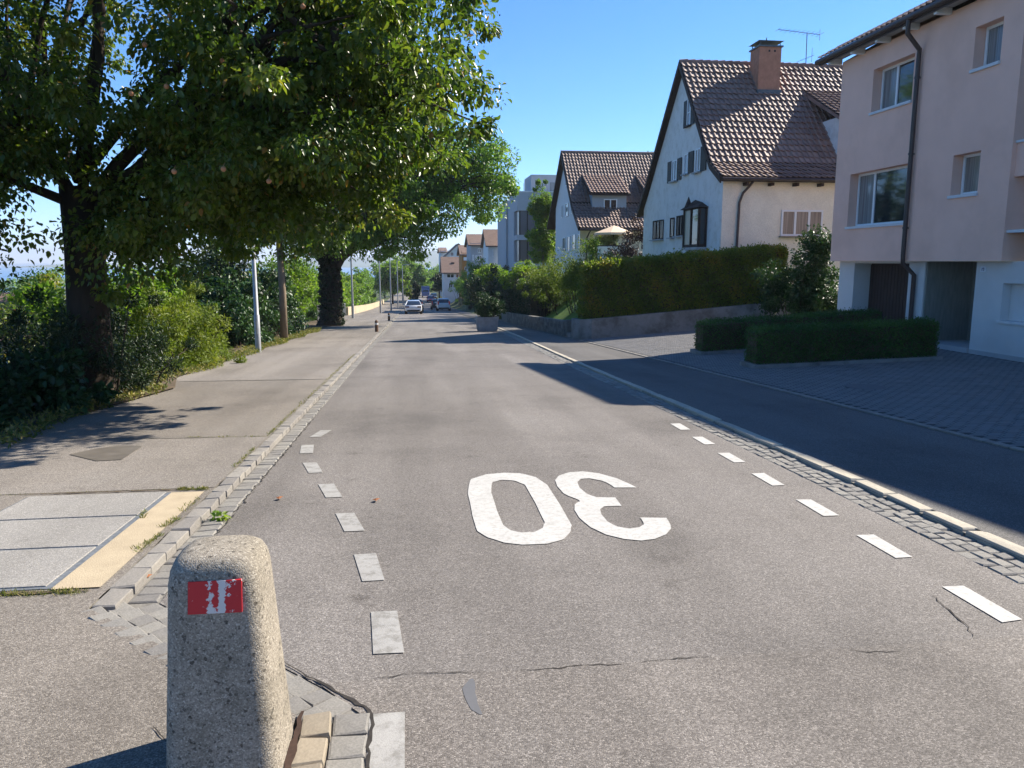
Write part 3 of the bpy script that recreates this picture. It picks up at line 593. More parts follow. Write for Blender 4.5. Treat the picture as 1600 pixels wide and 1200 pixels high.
def sq(w, z, n=64, e=5.5, dx=0):
    out = []
    for k in range(n):
        t = 2*math.pi*k/n; c, s = math.cos(t), math.sin(t); r = (abs(c)**e+abs(s)**e)**(-1/e); out.append((bx+w*r*c, by+w*r*s, z))
    return out
Hb = float(atY(350, 849, 2.52)[2])-bz; rings = []; BW = []
for z, w, e in [(-.12, .180, 5.5), (0, .175, 5.5), (.2, .165, 5.5), (.45, .152, 5.2), (.62, .144, 5.), (.70, .140, 4.8), (.765, .137, 4.6), (.81, .131, 4.2), (.84, .120, 3.9), (.857, .104, 3.5), (.866, .082, 3.), (.870, .05, 2.4), (.871, .012, 2)]:
    w *= 1.065; rings.append(sq(w, bz+z*Hb/.871, e=e)); BW.append((bz+z*Hb/.871, w))
mb = MB(); mb.loft(rings); obj('body', mb, m_agg, root, smooth='full')
m_st, nt, b_, o_ = newmat('peeling_sticker'); L_ = nt.links
tc = nd(nt, 'ShaderNodeTexCoord'); n_ = nd(nt, 'ShaderNodeTexNoise', Scale=24., Detail=6., Roughness=.75); L_.new(tc.outputs['Object'], n_.inputs['Vector'])
sx = nd(nt, 'ShaderNodeSeparateXYZ'); L_.new(tc.outputs['Object'], sx.inputs[0]); STX = float(np.mean([atY(x, 930, by-.157)[0] for x in (342, 348)]))-bx
def mth(op, a, b): 
    m = nd(nt, 'ShaderNodeMath', operation=op)
    for k, q in enumerate((a, b)):
        if hasattr(q, 'is_linked'): L_.new(q, m.inputs[k])
        else: m.inputs[k].default_value = q
    return m.outputs[0]
dd = mth('ABSOLUTE', mth('SUBTRACT', sx.outputs[0], STX), 0); st = mth('SUBTRACT', .42, mth('MULTIPLY', dd, 28.))
d2 = mth('SUBTRACT', .20, mth('MULTIPLY', mth('ABSOLUTE', mth('SUBTRACT', sx.outputs[0], STX-.035), 0), 14.))
fac = mth('ADD', mth('MAXIMUM', mth('MAXIMUM', st, d2), 0.), mth('SUBTRACT', mth('MULTIPLY', n_.outputs['Fac'], 1.5), .22))
L_.new(ramp(nt, fac, [(0, (.50, .010, .018)), (.655, (.48, .012, .02)), (.67, (.60, .58, .56)), (1, (.58, .56, .54))]), b_.inputs['Base Color']); b_.inputs['Roughness'].default_value = .5
rw = .157
mb = MB(); S_ = [atY(*q, by-rw) for q in [(292, 912), (376, 908), (378, 957), (293, 961)]]
F_ = [(p[0], by-float(np.interp(p[2], [q[0] for q in BW], [q[1] for q in BW]))-.0045, p[2]) for p in S_]; B_ = [(p[0], p[1]+.012, p[2]) for p in F_]
mb.add(F_+B_, [(0, 1, 2, 3), (0, 4, 5, 1), (1, 5, 6, 2), (2, 6, 7, 3), (3, 7, 4, 0)]); obj('reflector_sticker', mb, m_st, root)
# ------------------------------------------------------------------ windows and doors on walls
def frame_on(o, u, n): return (np.asarray(o, float), np.asarray(u, float), np.array([0, 0, 1.]), np.asarray(n, float))
def window(parent, fr, a0, a1, z0, z1, d=0., ft=.055, cols=2, rows=1, fmat=None, panes=None, sill=.0, smat=None, splits=None, shutters=None, proud=.04):
    """fr = (origin, along, up, outward); d = outward position of the frame's face"""
    mb = MB(); sp = splits or [i/cols for i in range(cols+1)]
    mb.obox(fr, a0, a1, z0, z0+ft, d-proud, d); mb.obox(fr, a0, a1, z1-ft, z1, d-proud, d)
    for k, s in enumerate(sp):
        c = a0+(a1-a0)*s; e0 = c if k == 0 else (c-ft if k == len(sp)-1 else c-ft*.6); e1 = e0+ft*(1 if k in (0, len(sp)-1) else 1.2)
        mb.obox(fr, e0, e1, z0+ft, z1-ft, d-proud, d)
    for r in range(1, rows):
        z = z0+(z1-z0)*r/rows
        for k in range(len(sp)-1): mb.obox(fr, a0+(a1-a0)*sp[k]+ft, a0+(a1-a0)*sp[k+1]-ft, z-ft*.35, z+ft*.35, d-proud, d-.004)
    w = obj('window', mb, fmat or m_wframe, parent)
    for k in range(len(sp)-1):
        mb = MB(); mb.obox(fr, a0+(a1-a0)*sp[k]+.01, a0+(a1-a0)*sp[k+1]-.01, z0+.01, z1-.01, d-proud-.012, d-proud+.012)
        obj('pane', mb, (panes[k] if panes else m_glass), w)
    if sill:
        mb = MB(); mb.obox(fr, a0-.06, a1+.06, z0-.06, z0-.002, d-proud, d+sill); obj('sill', mb, smat or m_sill, w)
    for s in (shutters or []):
        b0, b1 = (a0-s[1], a0-.01) if s[0] < 0 else (a1+.01, a1+s[1])
        mb = MB(); mb.obox(fr, b0, b1, z0-.02, z1+.02, .012, .05)
        for q in range(1, 6): mb.obox(fr, b0+.05, b1-.05, z0+(z1-z0)*q/6-.012, z0+(z1-z0)*q/6+.012, .05, .062)
        obj('shutter', mb, m_shut, w)
    return w
def wall_holes(mb, fr, a0, a1, z0, z1, holes, depth):
    A = sorted(set([a0, a1]+[h[0] for h in holes]+[h[1] for h in holes])); Z = sorted(set([z0, z1]+[h[2] for h in holes]+[h[3] for h in holes]))
    A = [a for a in A if a0-1e-6 <= a <= a1+1e-6]; Z = [z for z in Z if z0-1e-6 <= z <= z1+1e-6]
    o, u, v, n = fr; pt = lambda a, z, d: o+u*a+v*z+n*d
    for i in range(len(A)-1):
        for j in range(len(Z)-1):
            ca, cz = (A[i]+A[i+1])/2, (Z[j]+Z[j+1])/2
            if any(h[0] < ca < h[1] and h[2] < cz < h[3] for h in holes): continue
            mb.quad(pt(A[i], Z[j], 0), pt(A[i+1], Z[j], 0), pt(A[i+1], Z[j+1], 0), pt(A[i], Z[j+1], 0))
    for h in holes:
        dd = h[4] if len(h) > 4 else depth
        for (p, q) in (((h[0], h[2]), (h[1], h[2])), ((h[1], h[2]), (h[1], h[3])), ((h[1], h[3]), (h[0], h[3])), ((h[0], h[3]), (h[0], h[2]))):
            mb.quad(pt(*p, 0), pt(*q, 0), pt(*q, -dd), pt(*p, -dd))
# ------------------------------------------------------------------ pink apartment building
XP, GB = 12.4, -.5; Pk = lambda x, y: atX(x, y, XP)
fw = frame_on((XP, 0, 0), (0, -1, 0), (-1, 0, 0))       # along = -Y, so a = -Y
YL, YR = float(Pk(1297, 408)[1]), float(Pk(1585, 200)[1]); ZB, ZT = 1.6, 7.25
root = thing('apartment_building', 'pink rendered apartment block with a pale garage storey and brown downpipe', 'building', (XP+4, 15, GB))
def rect(l, r, t, b): return (-float(Pk(l, 300)[1]), -float(Pk(r, 300)[1]), float(Pk((l+r)/2, b)[2]), float(Pk((l+r)/2, t)[2]))
W1, W2, W3, W4 = rect(1352, 1413, 102, 171), rect(1502, 1543, 44, 110), rect(1327, 1420, 264, 352), rect(1485, 1527, 240, 305)
W = MB(); wall_holes(W, fw, -YL, -YR, ZB, ZT, [W1, W2, W3, W4], .32)
W.quad((XP, YL, ZB), (XP+9, YL, ZB), (XP+9, YL, ZT), (XP, YL, ZT))                       # far end
# stepped-back bay with balcony
XB = XP+1.0; W.quad((XP, YR, ZB), (XB, YR, ZB), (XB, YR, ZT), (XP, YR, ZT))
fb = frame_on((XB, 0, 0), (0, -1, 0), (-1, 0, 0))
W.quad((XP, YL, ZB), (XP, YR, ZB), (XP+9, YR, ZB), (XP+9, YL, ZB))
wall_holes(W, fb, -YR, 8., ZB, ZT, [(-YR+.55, -YR+2.6, 2.25, 3.25), (-YR+.4, -YR+3.6, 4.1, 6.6)], .25)  # bay wall carried on out of view behind the camera to cut sky light
W.quad((XB, -8, ZB), (XP+9, -8, ZB), (XP+9, -8, ZT), (XB, -8, ZT)); W.quad((XB, YR, ZB), (XB, -8, ZB), (XP+9, -8, ZB), (XP+9, YR, ZB))
W.quad((XP+9, -8, ZB), (XP+9, YL, ZB), (XP+9, YL, ZT), (XP+9, -8, ZT))
# gable ends under the roof
RX = XP+4.6; RZ = ZT+2.55
for yy in (YL, -8.0): W.quad((XP, yy, ZT), (XP+9, yy, ZT), (RX, yy, RZ))
obj('wall', W, m_pink, root)
for (w, sp, pn) in ((W1, [0, .40, 1], [m_curt, m_glass]), (W2, [0, 1], [m_curt]), (W3, [0, .30, 1], [m_curt, m_glass]), (W4, [0, 1], [m_curt2])):
    q = (w[1]-w[0]); ww = window(root, fw, w[0]+.02, w[1], w[2]+.03, w[3], -.24, .06, splits=sp, panes=pn)
    mb = MB(); mb.obox(fw, w[0]-.03, w[1]+.02, w[2]-.045, w[2]+.02, -.27, .05); obj('sill', mb, m_sill, ww)
ww = window(root, fb, -YR+.55, -YR+2.6, 2.28, 3.25, -.18, .06, 2, panes=[m_curt, m_glass]); mb = MB(); mb.obox(fb, -YR+.0, -YR+2.7, 2.19, 2.25, -.2, .95); obj('sill', mb, m_sill, ww)
window(root, fb, -YR+.4, -YR+3.6, 4.12, 6.58, -.2, .07, 3)
mb = MB(); mb.box(XP+.10, XP+.28, YR-4.2, YR, 3.34, 4.02); mb.box(XP+.28, XB, YR-4.2, YR, 3.34, 3.5); pb = obj('balcony_parapet', mb, m_pink, root)
mb = MB(); mb.box(XP+.06, XP+.31, YR-4.2, YR-.003, 4.022, 4.07); obj('coping', mb, m_sill, pb)
# ground storey
XG = XP+.28; fg = frame_on((XG, 0, 0), (0, -1, 0), (-1, 0, 0)); Pg = lambda x, y=450: float(atX(x, y, XG)[1])
g0 = -Pg(1310); gp1 = -Pg(1333); gp2 = -Pg(1418); e1 = -Pg(1443); e2 = -Pg(1523); w1 = -Pg(1567)
GZ = GB-.35
G = MB(); wall_holes(G, fg, g0, 8., GZ, ZB-.003, [(gp1, gp2, GZ, ZB-.06, .55), (e1, e2, GZ, ZB-.003, 1.3), (w1, w1+1.3, .32, 1.13, .22)], .3)
G.quad((XG, -g0, GZ), (XP+8.8, -g0, GZ), (XP+8.8, -g0, ZB-.003), (XG, -g0, ZB-.003)); G.quad((XG, -8, GZ), (XP+8.8, -8, GZ), (XP+8.8, -8, ZB-.003), (XG, -8, ZB-.003))
obj('ground_storey', G, m_pinkw, root)
mb = MB(); mb.obox(fg, e2+.02, 7.98, GZ, GB+.10, .004, .025); obj('plinth', mb, m_plinth, root)
mb = MB(); n = 17; dw = (gp2-gp1)/n
gd = MB(); gd.obox(fg, gp1, gp2, GZ, ZB-.05, -.62, -.53); gdo = obj('garage_door', gd, m_brownd, root)
for k in range(n):
    mb = MB(); mb.obox(fg, gp1+dw*k+.012, gp1+dw*(k+1)-.012, GZ+.02, ZB-.10, -.53, -.497); obj('door_board', mb, m_brownd, gdo)
mb = MB(); mb.obox(fg, e1+.004, e2-.004, GB-.1, ZB-.02, -1.32, -1.27); mb.obox(fg, e1+.003, e1+.05, GB-.1, ZB-.02, -1.27, -.03)
en = obj('entrance_wall', mb, m_board, root)
mb = MB(); mb.obox(fg, e1+.05, e2-.003, GZ, GB+.12, -1.26, .06); obj('entrance_step', mb, m_plinth, root)
lp = (e1+e2)/2+.28; mb = MB(); mb.obox(fg, lp-.05, lp+.05, .72, 1.0, -1.27, -1.17); la = obj('wall_lamp', mb, m_black, root, bevel=.012)
mb = MB(); mb.sphere(XG*np.array([1, 0, 0])+np.array([1.21, -lp, 1.06]), .055, 10, 7); obj('lamp_globe', mb, m_wframe, la, smooth='full')
mb = MB(); mb.obox(fg, e2+.14, e2+.30, 1.36, 1.48, .002, .014); pl = obj('house_number_plate', mb, M('enamel_plate', (.62, .66, .72), .4), root)
m_num = M('number_blue', (.02, .04, .12), .5); mb = MB(); a = e2+.165
mb.obox(fg, a+.02, a+.032, 1.385, 1.455, .0145, .018); mb.obox(fg, a+.05, a+.062, 1.42, 1.455, .0145, .018); mb.obox(fg, a+.062, a+.09, 1.385, 1.395, .0145, .018); mb.obox(fg, a+.078, a+.09, 1.395, 1.455, .0145, .018); mb.obox(fg, a+.05, a+.078, 1.445, 1.455, .01455, .0182)
obj('house_number', mb, m_num, pl)
mb = MB(); mb.obox(fg, w1+.003, w1+1.297, .325, 1.127, -.24, -.2); sh = obj('window_panel', mb, m_pinkw, root)
mb = MB(); mb.obox(fg, w1-.05, w1+1.35, .27, .322, -.2, .05); obj('sill', mb, m_sill, sh)
# roof
XE, ZE = XP-.42, 7.42; ey0, ey1 = YR-.35, YL+.55
R = MB(); d = .10
for (xa, xb, za, zb) in ((XE, RX, ZE, RZ+.35), (XP+9.4, RX, ZE+.02, RZ+.35)):
    if xa > XE: ey0 = -8.4
    R.add([(xa, ey0, za), (xa, ey1, za), (xb, ey1, zb), (xb, ey0, zb), (xa, ey0, za-d), (xa, ey1, za-d), (xb, ey1, zb-d), (xb, ey0, zb-d)], [(0, 1, 2, 3), (4, 7, 6, 5), (0, 4, 5, 1), (1, 5, 6, 2), (0, 3, 7, 4), (3, 2, 6, 7)])
ey0 = YR-.35
R.add([(XE+.45, -8.4, ZE), (XE+.45, ey0-.01, ZE), (RX, ey0-.01, RZ+.35), (RX, -8.4, RZ+.35), (XE+.45, -8.4, ZE-d), (XE+.45, ey0-.01, ZE-d), (RX, ey0-.01, RZ+.35-d), (RX, -8.4, RZ+.35-d)], [(0, 1, 2, 3), (4, 7, 6, 5), (0, 4, 5, 1), (1, 5, 6, 2), (0, 3, 7, 4), (3, 2, 6, 7)])
rf = obj('roof', R, m_under, root)
def tile_prof(w, h): return [(0, h*.45), (w*.08, h*.95), (w*.20, h), (w*.30, h*.80), (w*.42, h*.50), (w*.70, h*.22), (w*.95, 0), (w*1.05, h*.35)]
def tile_geo(w, l, h, lift, simple=False):
    pr_ = tile_prof(w, h); pr_ = [pr_[i] for i in (0, 2, 4, 6, 7)] if simple else pr_
    mb = MB(); n = len(pr_)
    V = [(a, 0, b+lift) for a, b in pr_]+[(a, l, b) for a, b in pr_]+[(a, 0, b+lift-.022) for a, b in pr_]
    F = [(i, i+1, n+i+1, n+i) for i in range(n-1)]+[(2*n+i, 2*n+i+1, i+1, i) for i in range(n-1)]
    mb.add(V, F); return mb
TG = tile_geo(.22, .36, .05, .03, True); tl = MB(); sv = unit(np.array([RX-XE, 0, RZ+.35-ZE])); nn = np.array([-sv[2], 0, sv[0]])
for j in range(3):
    y = ey0
    while y < ey1-.2:
        o = np.array([XE-.06, y+.22, ZE+.012])+sv*(.33*j)
        tl.add([o+np.array([0, -p[0], 0])+sv*p[1]+nn*p[2] for p in TG.v], TG.f); y += .22
obj('eave_tiles', tl, m_tile2, rf, kind='stuff')
mb = MB(); mb.tube([(XE-.07, ey0, ZE-.06), (XE-.07, ey1+.02, ZE-.06)], .075, 10); mb.box(XE-.02, XE+.02, ey0, ey1, ZE-.17, ZE-.012); gu = obj('gutter', mb, m_pipe, root, smooth=True)
for k, y in enumerate(np.arange(ey0+.3, ey1-.2, 1.15)):
    mb = MB(); mb.box(XE+.03, XP-.004, y, y+.10, ZE-.22, ZE-.08); obj('rafter_end', mb, m_wframe, rf)
mb = MB(); mb.box(XE+.025, XP-.003, ey0, ey1-.02, ZE-.078, ZE-.02); obj('soffit', mb, m_plinth, rf)
dY = float(Pk(1432, 200)[1]); r = .055
mb = MB(); mb.tube([(XE-.07, dY-.10, ZE-.1), (XE-.07, dY-.10, ZE-.42), (XP-.10, dY-.02, ZE-.75), (XP-.09, dY, ZE-1.0), (XP-.09, dY, 1.75), (XP-.08, dY, 1.55), (XG-.08, dY-.08, 1.25), (XG-.08, dY-.08, -.3)], r, 10)
dp = obj('downpipe', mb, m_pipe, root, smooth=True)
for z in (6.0, 4.2, 2.4): mb = MB(); mb.tube([(XP-.09, dY, z), (XP-.09, dY, z+.05)], r+.012, 10); mb.box(XP-.09, XP+.0, dY-.01, dY+.01, z+.01, z+.04); obj('pipe_bracket', mb, m_pipe, dp)
mb = MB(); mb.tube([(XG-.08, dY-.08, -.3), (XG-.08, dY-.08, GZ)], r+.02, 10); obj('standpipe', mb, m_galv, dp)
dm = MB(); dm.box(XP+2.0, XP+3.8, dY+.1, dY+2.2, ZE+.9, ZE+1.9); ro = obj('dormer', dm, m_dwood, root)
# ------------------------------------------------------------------ gabled houses
def roof_slab(mb, prof, x0, x1, th):
    a = [np.array(p) for p in prof]; n = len(a); V = []
    for x in (x0, x1):
        for (y, z) in a: V.append((x, y, z))
        for (y, z) in a: V.append((x, y, z-th))
    F = [(i, i+1, 2*n+i+1, 2*n+i) for i in range(n-1)]+[(n+i, 3*n+i, 3*n+i+1, n+i+1) for i in range(n-1)]
    F += [(i, n+i, n+i+1, i+1) for i in range(n-1)]+[(2*n+i, 2*n+i+1, 3*n+i+1, 3*n+i) for i in range(n-1)]+[(0, 2*n, 3*n, n), (n-1, 2*n-1, 4*n-1, 3*n-1)]
    mb.add(V, F)
def lay_tiles(roof, prof, x0, x1, w, row, mat, nobj, skip=None, simple=False, h=.055):
    """prof: (Y, Z) from the eave up to the ridge; tiles lie along it, columns run along X"""
    P = [np.array(p, float) for p in prof]; seg = [np.linalg.norm(b-a) for a, b in zip(P[:-1], P[1:])]; tot = sum(seg)
    T = tile_geo(w, row*1.14, h, .060, simple); me = bpy.data.meshes.new('roof_tile'); me.from_pydata(T.v, [], T.f); me.materials.append(mat)
    me.polygons.foreach_set('use_smooth', [True]*len(me.polygons)); me.set_sharp_from_angle(angle=math.radians(35))
    rest = MB(); nr = int(tot/row); row = tot/nr; cnt = 0
    for j in range(nr):
        s = row*j; i = 0
        while s > seg[i]+1e-6 and i < len(seg)-1: s -= seg[i]; i += 1
        t = (P[i+1]-P[i])/seg[i]; o = P[i]+t*s; sv = np.array([0, t[0], t[1]]); nv_ = np.array([0, -t[1], t[0]]) if t[0] > 0 else np.array([0, t[1], -t[0]])
        x = x0
        while x < x1-.05:
            jx = rng.normal(size=3)*.006
            if not (skip and skip(x+w/2, o[0]+t[0]*row/2)):
                q = np.array([x, o[0], o[1]])+nv_*.012+jx
                if cnt < nobj:
                    oo_ = link('roof_tile', me, roof); p = q-OFF[roof]
                    oo_.matrix_local = Matrix(((1, sv[0], nv_[0], p[0]), (0, sv[1], nv_[1], p[1]), (0, sv[2], nv_[2], p[2]), (0, 0, 0, 1))); cnt += 1
                else: rest.add([q+np.array([1, 0, 0])*v_[0]+sv*v_[1]+nv_*v_[2] for v_ in T.v], T.f)
            x += w
    if rest.v: obj('tile_field', rest, mat, roof, smooth=True, kind='stuff')
def gable_poly(mb, X, prof, zb, t):
    P = [(X, prof[0][0]+t, zb)]+[(X, y, z) for y, z in prof]+[(X, prof[-1][0]-t, zb)]; return P
# --- white house with steep roof
XW = 12.0; Wh = lambda x, y: atX(x, y, XW)
yr0, zr0 = [float(q) for q in Wh(1131, 278)[1:]]; yk, zk = [float(q) for q in Wh(1118.5, 256)[1:]]; ya, za = [float(q) for q in Wh(1070, 98)[1:]]
yl0, zl0 = [float(q) for q in Wh(1006, 332)[1:]]; ylk, zlk = [float(q) for q in Wh(1016, 290)[1:]]
prof = [(yr0-.30, zr0-.02), (yk, zk), (ya, za), (ylk, zlk), (yl0+.35, zl0-.02)]
root = thing('white_house', 'white stucco house with steep brown tiled roof, brick chimney and dark shutters', 'house', (XW+4, 34.5, .4))
XW1 = 23.0
wy0, wy1 = yr0+.05, yl0-.0
mb = MB(); ip = [(y, z-.16) for y, z in prof]
zA = float(np.interp(wy0, [prof[0][0], prof[1][0]], [ip[0][1], ip[1][1]])); zBk = float(np.interp(wy1, [prof[3][0], prof[4][0]], [ip[3][1], ip[4][1]]))
gp = [(wy0, .2), (wy0, zA), ip[1], ip[2], ip[3], (wy1, zBk), (wy1, .2)]
mb.quad(*[(XW, y, z) for y, z in gp]); obj('gable_wall', mb, m_stucco, root)
mb = MB(); mb.quad((XW+.002, wy0, .2), (XW1, wy0, .2), (XW1, wy0, zA+.02), (XW+.002, wy0, zA+.02)); obj('side_wall', mb, m_cream, root)
mb = MB(); mb.quad((XW+.002, wy1, .2), (XW1, wy1, .2), (XW1, wy1, zBk), (XW+.002, wy1, zBk)); mb.quad(*[(XW1, y, z) for y, z in gp]); obj('rear_wall', mb, m_stucco, root)
mb = MB(); roof_slab(mb, prof, XW-.22, XW1+.3, .14); rf = obj('roof', mb, m_under, root)
nearp = [prof[0], prof[1], prof[2]]
chx0, chx1 = [float(atY(x, 110, ya-1.1)[0]) for x in (1183, 1217)]
lay_tiles(rf, nearp, XW-.22, 19.6, .235, .335, m_tile, 300)
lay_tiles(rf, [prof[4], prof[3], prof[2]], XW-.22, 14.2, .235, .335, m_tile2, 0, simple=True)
mb = MB()
for x in np.arange(XW-.24, 19.6, .34): mb.tube([(x, ya, za+.03), (x+.36, ya, za+.055)], [.10, .115], 8)
obj('ridge_tiles', mb, m_tile2, rf, smooth=True)
for (A0, B0) in ((prof[0], prof[1]), (prof[1], prof[2]), (prof[2], prof[3]), (prof[3], prof[4])):
    mb = MB(); a, b = np.array(A0), np.array(B0); x0, x1 = XW-.275, XW-.222
    mb.add([(x, p[0], p[1]+dz) for x in (x0, x1) for p in (a, b) for dz in (.06, -.20)], [(0, 2, 3, 1), (4, 5, 7, 6), (0, 4, 6, 2), (1, 3, 7, 5), (0, 1, 5, 4), (2, 6, 7, 3)]); obj('barge_board', mb, m_dwood, rf)
for (A0, B0) in ((ip[2], ip[3]), (ip[3], ip[4])):   # dark boarded verge under the far slope
    mb = MB(); a, b = np.array(A0), np.array(B0)
    mb.add([(x, p[0], p[1]+dz) for x in (XW-.22, XW-.012) for p in (a, b) for dz in (.0, -.03)], [(0, 2, 3, 1), (4, 5, 7, 6), (0, 4, 6, 2), (1, 3, 7, 5), (0, 1, 5, 4), (2, 6, 7, 3)]); obj('verge_boarding', mb, m_dwood, rf)
mb = MB(); mb.tube([(XW-.2, prof[0][0]-.07, prof[0][1]-.05), (20, prof[0][0]-.07, prof[0][1]-.05)], .07, 8); gu = obj('gutter', mb, m_pipe, root, smooth=True)
for x in np.arange(XW+.8, 19, 1.02): mb = MB(); mb.box(x, x+.12, prof[0][0]+.02, wy0-.004, prof[0][1]-.27, prof[0][1]-.15); obj('rafter_end', mb, m_dwood, rf)
p1 = atY(1160, 300, wy0-.09); mb = MB(); xx = float(p1[0])
mb.tube([(xx+.3, prof[0][0]-.05, prof[0][1]-.1), (xx+.26, wy0-.2, prof[0][1]-.25), (xx+.02, wy0-.10, prof[0][1]-.55), (xx-.1, wy0-.08, prof[0][1]-.9), (xx-.16, wy0-.08, .3)], .05, 8); obj('downpipe', mb, m_pipe, root, smooth=True)
# chimney
def zroof(y): return float(np.interp(y, [prof[0][0], prof[1][0], prof[2][0]], [prof[0][1], prof[1][1], prof[2][1]]))
cy0, cy1 = ya-1.25, ya-.35; ctop = float(atY(1200, 73, cy0)[2])
mb = MB(); mb.box(chx0, chx1, cy0, cy1, zroof(cy0)-.3, ctop); ch = obj('chimney', mb, m_brick, root)
mb = MB(); mb.box(chx0-.06, chx1+.06, cy0-.06, cy1+.06, ctop, ctop+.06); obj('chimney_cap', mb, m_metal, ch)
mb = MB()
for x in (chx0+.05, chx1-.05):
    for y in (cy0+.05, cy1-.05): mb.box(x-.015, x+.015, y-.015, y+.015, ctop+.06, ctop+.24)
mb.add([(chx0-.08, cy0-.08, ctop+.24), (chx1+.08, cy0-.08, ctop+.24), (chx1+.08, cy1+.08, ctop+.24), (chx0-.08, cy1+.08, ctop+.24), (chx0+.3, (cy0+cy1)/2, ctop+.36), (chx1-.3, (cy0+cy1)/2, ctop+.36)], [(0, 3, 2, 1), (0, 1, 5, 4), (2, 3, 4, 5), (1, 2, 5), (3, 0, 4)])
mb.tube([((chx0+chx1)/2, (cy0+cy1)/2, ctop+.3), ((chx0+chx1)/2, (cy0+cy1)/2, ctop+.5)], [.05, .01], 6); obj('chimney_hood', mb, m_metal, ch)
mb = MB(); mb.box(chx0-.05, chx1+.05, cy0-.10, cy1, zroof(cy0)-.12, zroof(cy0)+.16); obj('flashing', mb, m_metal, ch)
for x in (.45, .7): mb = MB(); xx = chx0+(chx1-chx0)*x; mb.box(xx-.04, xx+.04, cy0-.004, cy0+.02, ctop-.2, ctop-.12); obj('vent_hole', mb, m_black, ch)
# TV aerial
a0 = atY(1259, 105, ya); a1 = atY(1261, 52, ya); mb = MB(); mb.tube([(a0[0], ya, za-.1), (a1[0], ya, a1[2])], .022, 6)
b0, b1 = atY(1216, 46, ya), atY(1281, 54, ya); mb.tube([(b0[0], ya, b0[2]), (b1[0], ya, b1[2])], .014, 5)
for k in range(10):
    t = k/9; q = b0+(b1-b0)*t; mb.tube([(q[0], ya-.25-.1*t, q[2]), (q[0], ya+.25+.1*t, q[2])], .008, 4)
mb.tube([(b1[0], ya, b1[2]-.25), (b1[0], ya, b1[2]+.22)], .012, 4)
q0, q1 = atY(1245, 97, ya), atY(1272, 86, ya); mb.tube([(q0[0], ya, q0[2]), (q1[0], ya, q1[2])], .010, 4); mb.tube([(q1[0]-.1, ya, q1[2]-.3), (q1[0]-.1, ya, q1[2]+.3)], .01, 4)
obj('aerial', mb, m_ant, root)
# gable windows
fW = frame_on((XW, 0, 0), (0, -1, 0), (-1, 0, 0))
def wr(l, r, t, b): return (-float(Wh(l, 300)[1]), -float(Wh(r, 300)[1]), float(Wh((l+r)/2, b)[2]), float(Wh((l+r)/2, t)[2]))
a = wr(1071, 1076.5, 158, 198); window(root, fW, a[0], a[1], a[2], a[3], .06, .05, 1, 2, panes=[m_curt], sill=.1, smat=m_dwood, shutters=[(-1, .45), (1, .42)])
a = wr(1050, 1058, 251, 283); window(root, fW, a[0], a[1], a[2], a[3], .06, .05, 2, 1, panes=[m_curt, m_glass], sill=.12, smat=m_plinth, shutters=[(-1, .62), (1, .55)])
a = wr(1069, 1075, 241, 272); window(root, fW, a[0], a[1], a[2], a[3], .06, .05, 1, 1, panes=[m_curt], sill=.12, smat=m_plinth, shutters=[(1, .62)])
a = wr(1086, 1094, 233, 269); window(root, fW, a[0], a[1], a[2], a[3], .06, .05, 2, 1, panes=[m_curt2, m_curt], sill=.12, smat=m_plinth, shutters=[(1, .62)])
for (l, r, t, b, c) in ((1023, 1039, 344, 374, 3), (1050, 1056, 340, 371, 1), (1060, 1078, 336, 368, 4)):
    a = wr(l, r, t, b); ww = window(root, fW, a[0], a[1], a[2], a[3], .06, .06, c, 1, fmat=m_dwood, sill=.14, smat=m_plinth)
    mb = MB()
    for k in range(1, 3*c): q = a[0]+(a[1]-a[0])*k/(3*c); mb.tube([(XW-.07, -q, a[2]), (XW-.07, -q, a[3])], .012, 4)
    obj('window_grille', mb, m_black, ww)
a = wr(1082, 1107, 326, 382); fO = frame_on((XW, 0, 0), (0, -1, 0), (-1, 0, 0))
mb = MB(); am = (a[0]+a[1])/2; D_ = .38
mb.obox(fO, a[0], a[1], a[2]-.12, a[2], 0, D_); mb.obox(fO, a[0], a[1], a[3]-.05, a[3], 0, D_)
for q in (a[0], a[1]-.09, am-.05): mb.obox(fO, q, q+.09, a[2], a[3]-.05, D_-.09, D_)
mb.obox(fO, a[0], a[0]+.09, a[2], a[3]-.05, 0, .09); mb.obox(fO, a[1]-.09, a[1], a[2], a[3]-.05, 0, .09); orl = obj('bay_window', mb, m_dwood, root)
for (q0, q1, mt) in ((a[0]+.09, am-.05, m_green_gl), (am+.04, a[1]-.09, m_cglass)):
    mb = MB(); mb.obox(fO, q0, q1, a[2], a[3]-.05, D_-.06, D_-.04); obj('pane', mb, mt, orl)
for q in (a[0]+.03, a[1]-.05): mb = MB(); mb.obox(fO, q, q+.02, a[2], a[3]-.05, .09, D_-.09); obj('pane', mb, m_green_gl if q < am else m_cglass, orl)
mb = MB(); o_ = lambda aa, d, z: (XW-d, -aa, z)
mb.add([o_(a[0]-.12, D_+.12, a[3]), o_(a[1]+.12, D_+.12, a[3]), o_(a[1]+.12, .0, a[3]), o_(a[0]-.12, .0, a[3]), o_(am-.45, .03, a[3]+.40), o_(am+.35, .03, a[3]+.25)], [(0, 1, 5, 4), (0, 4, 3), (1, 2, 5), (2, 3, 4, 5), (0, 3, 2, 1)]); mb.tube([o_(a[0]+.2, D_*.6, a[3]), o_(a[0]+.2, D_*.6, a[3]+.55)], [.22, .01], 8); obj('bay_roof', mb, m_dwood, orl)
mb = MB(); mb.obox(fO, a[0]-.05, a[1]+.05, a[2]-.22, a[2]-.12, 0, D_+.05); mb.obox(fO, a[0]+.15, a[1]-.15, a[2]-.8, a[2]-.22, 0, D_*.6); obj('bay_base', mb, m_plinth, orl)
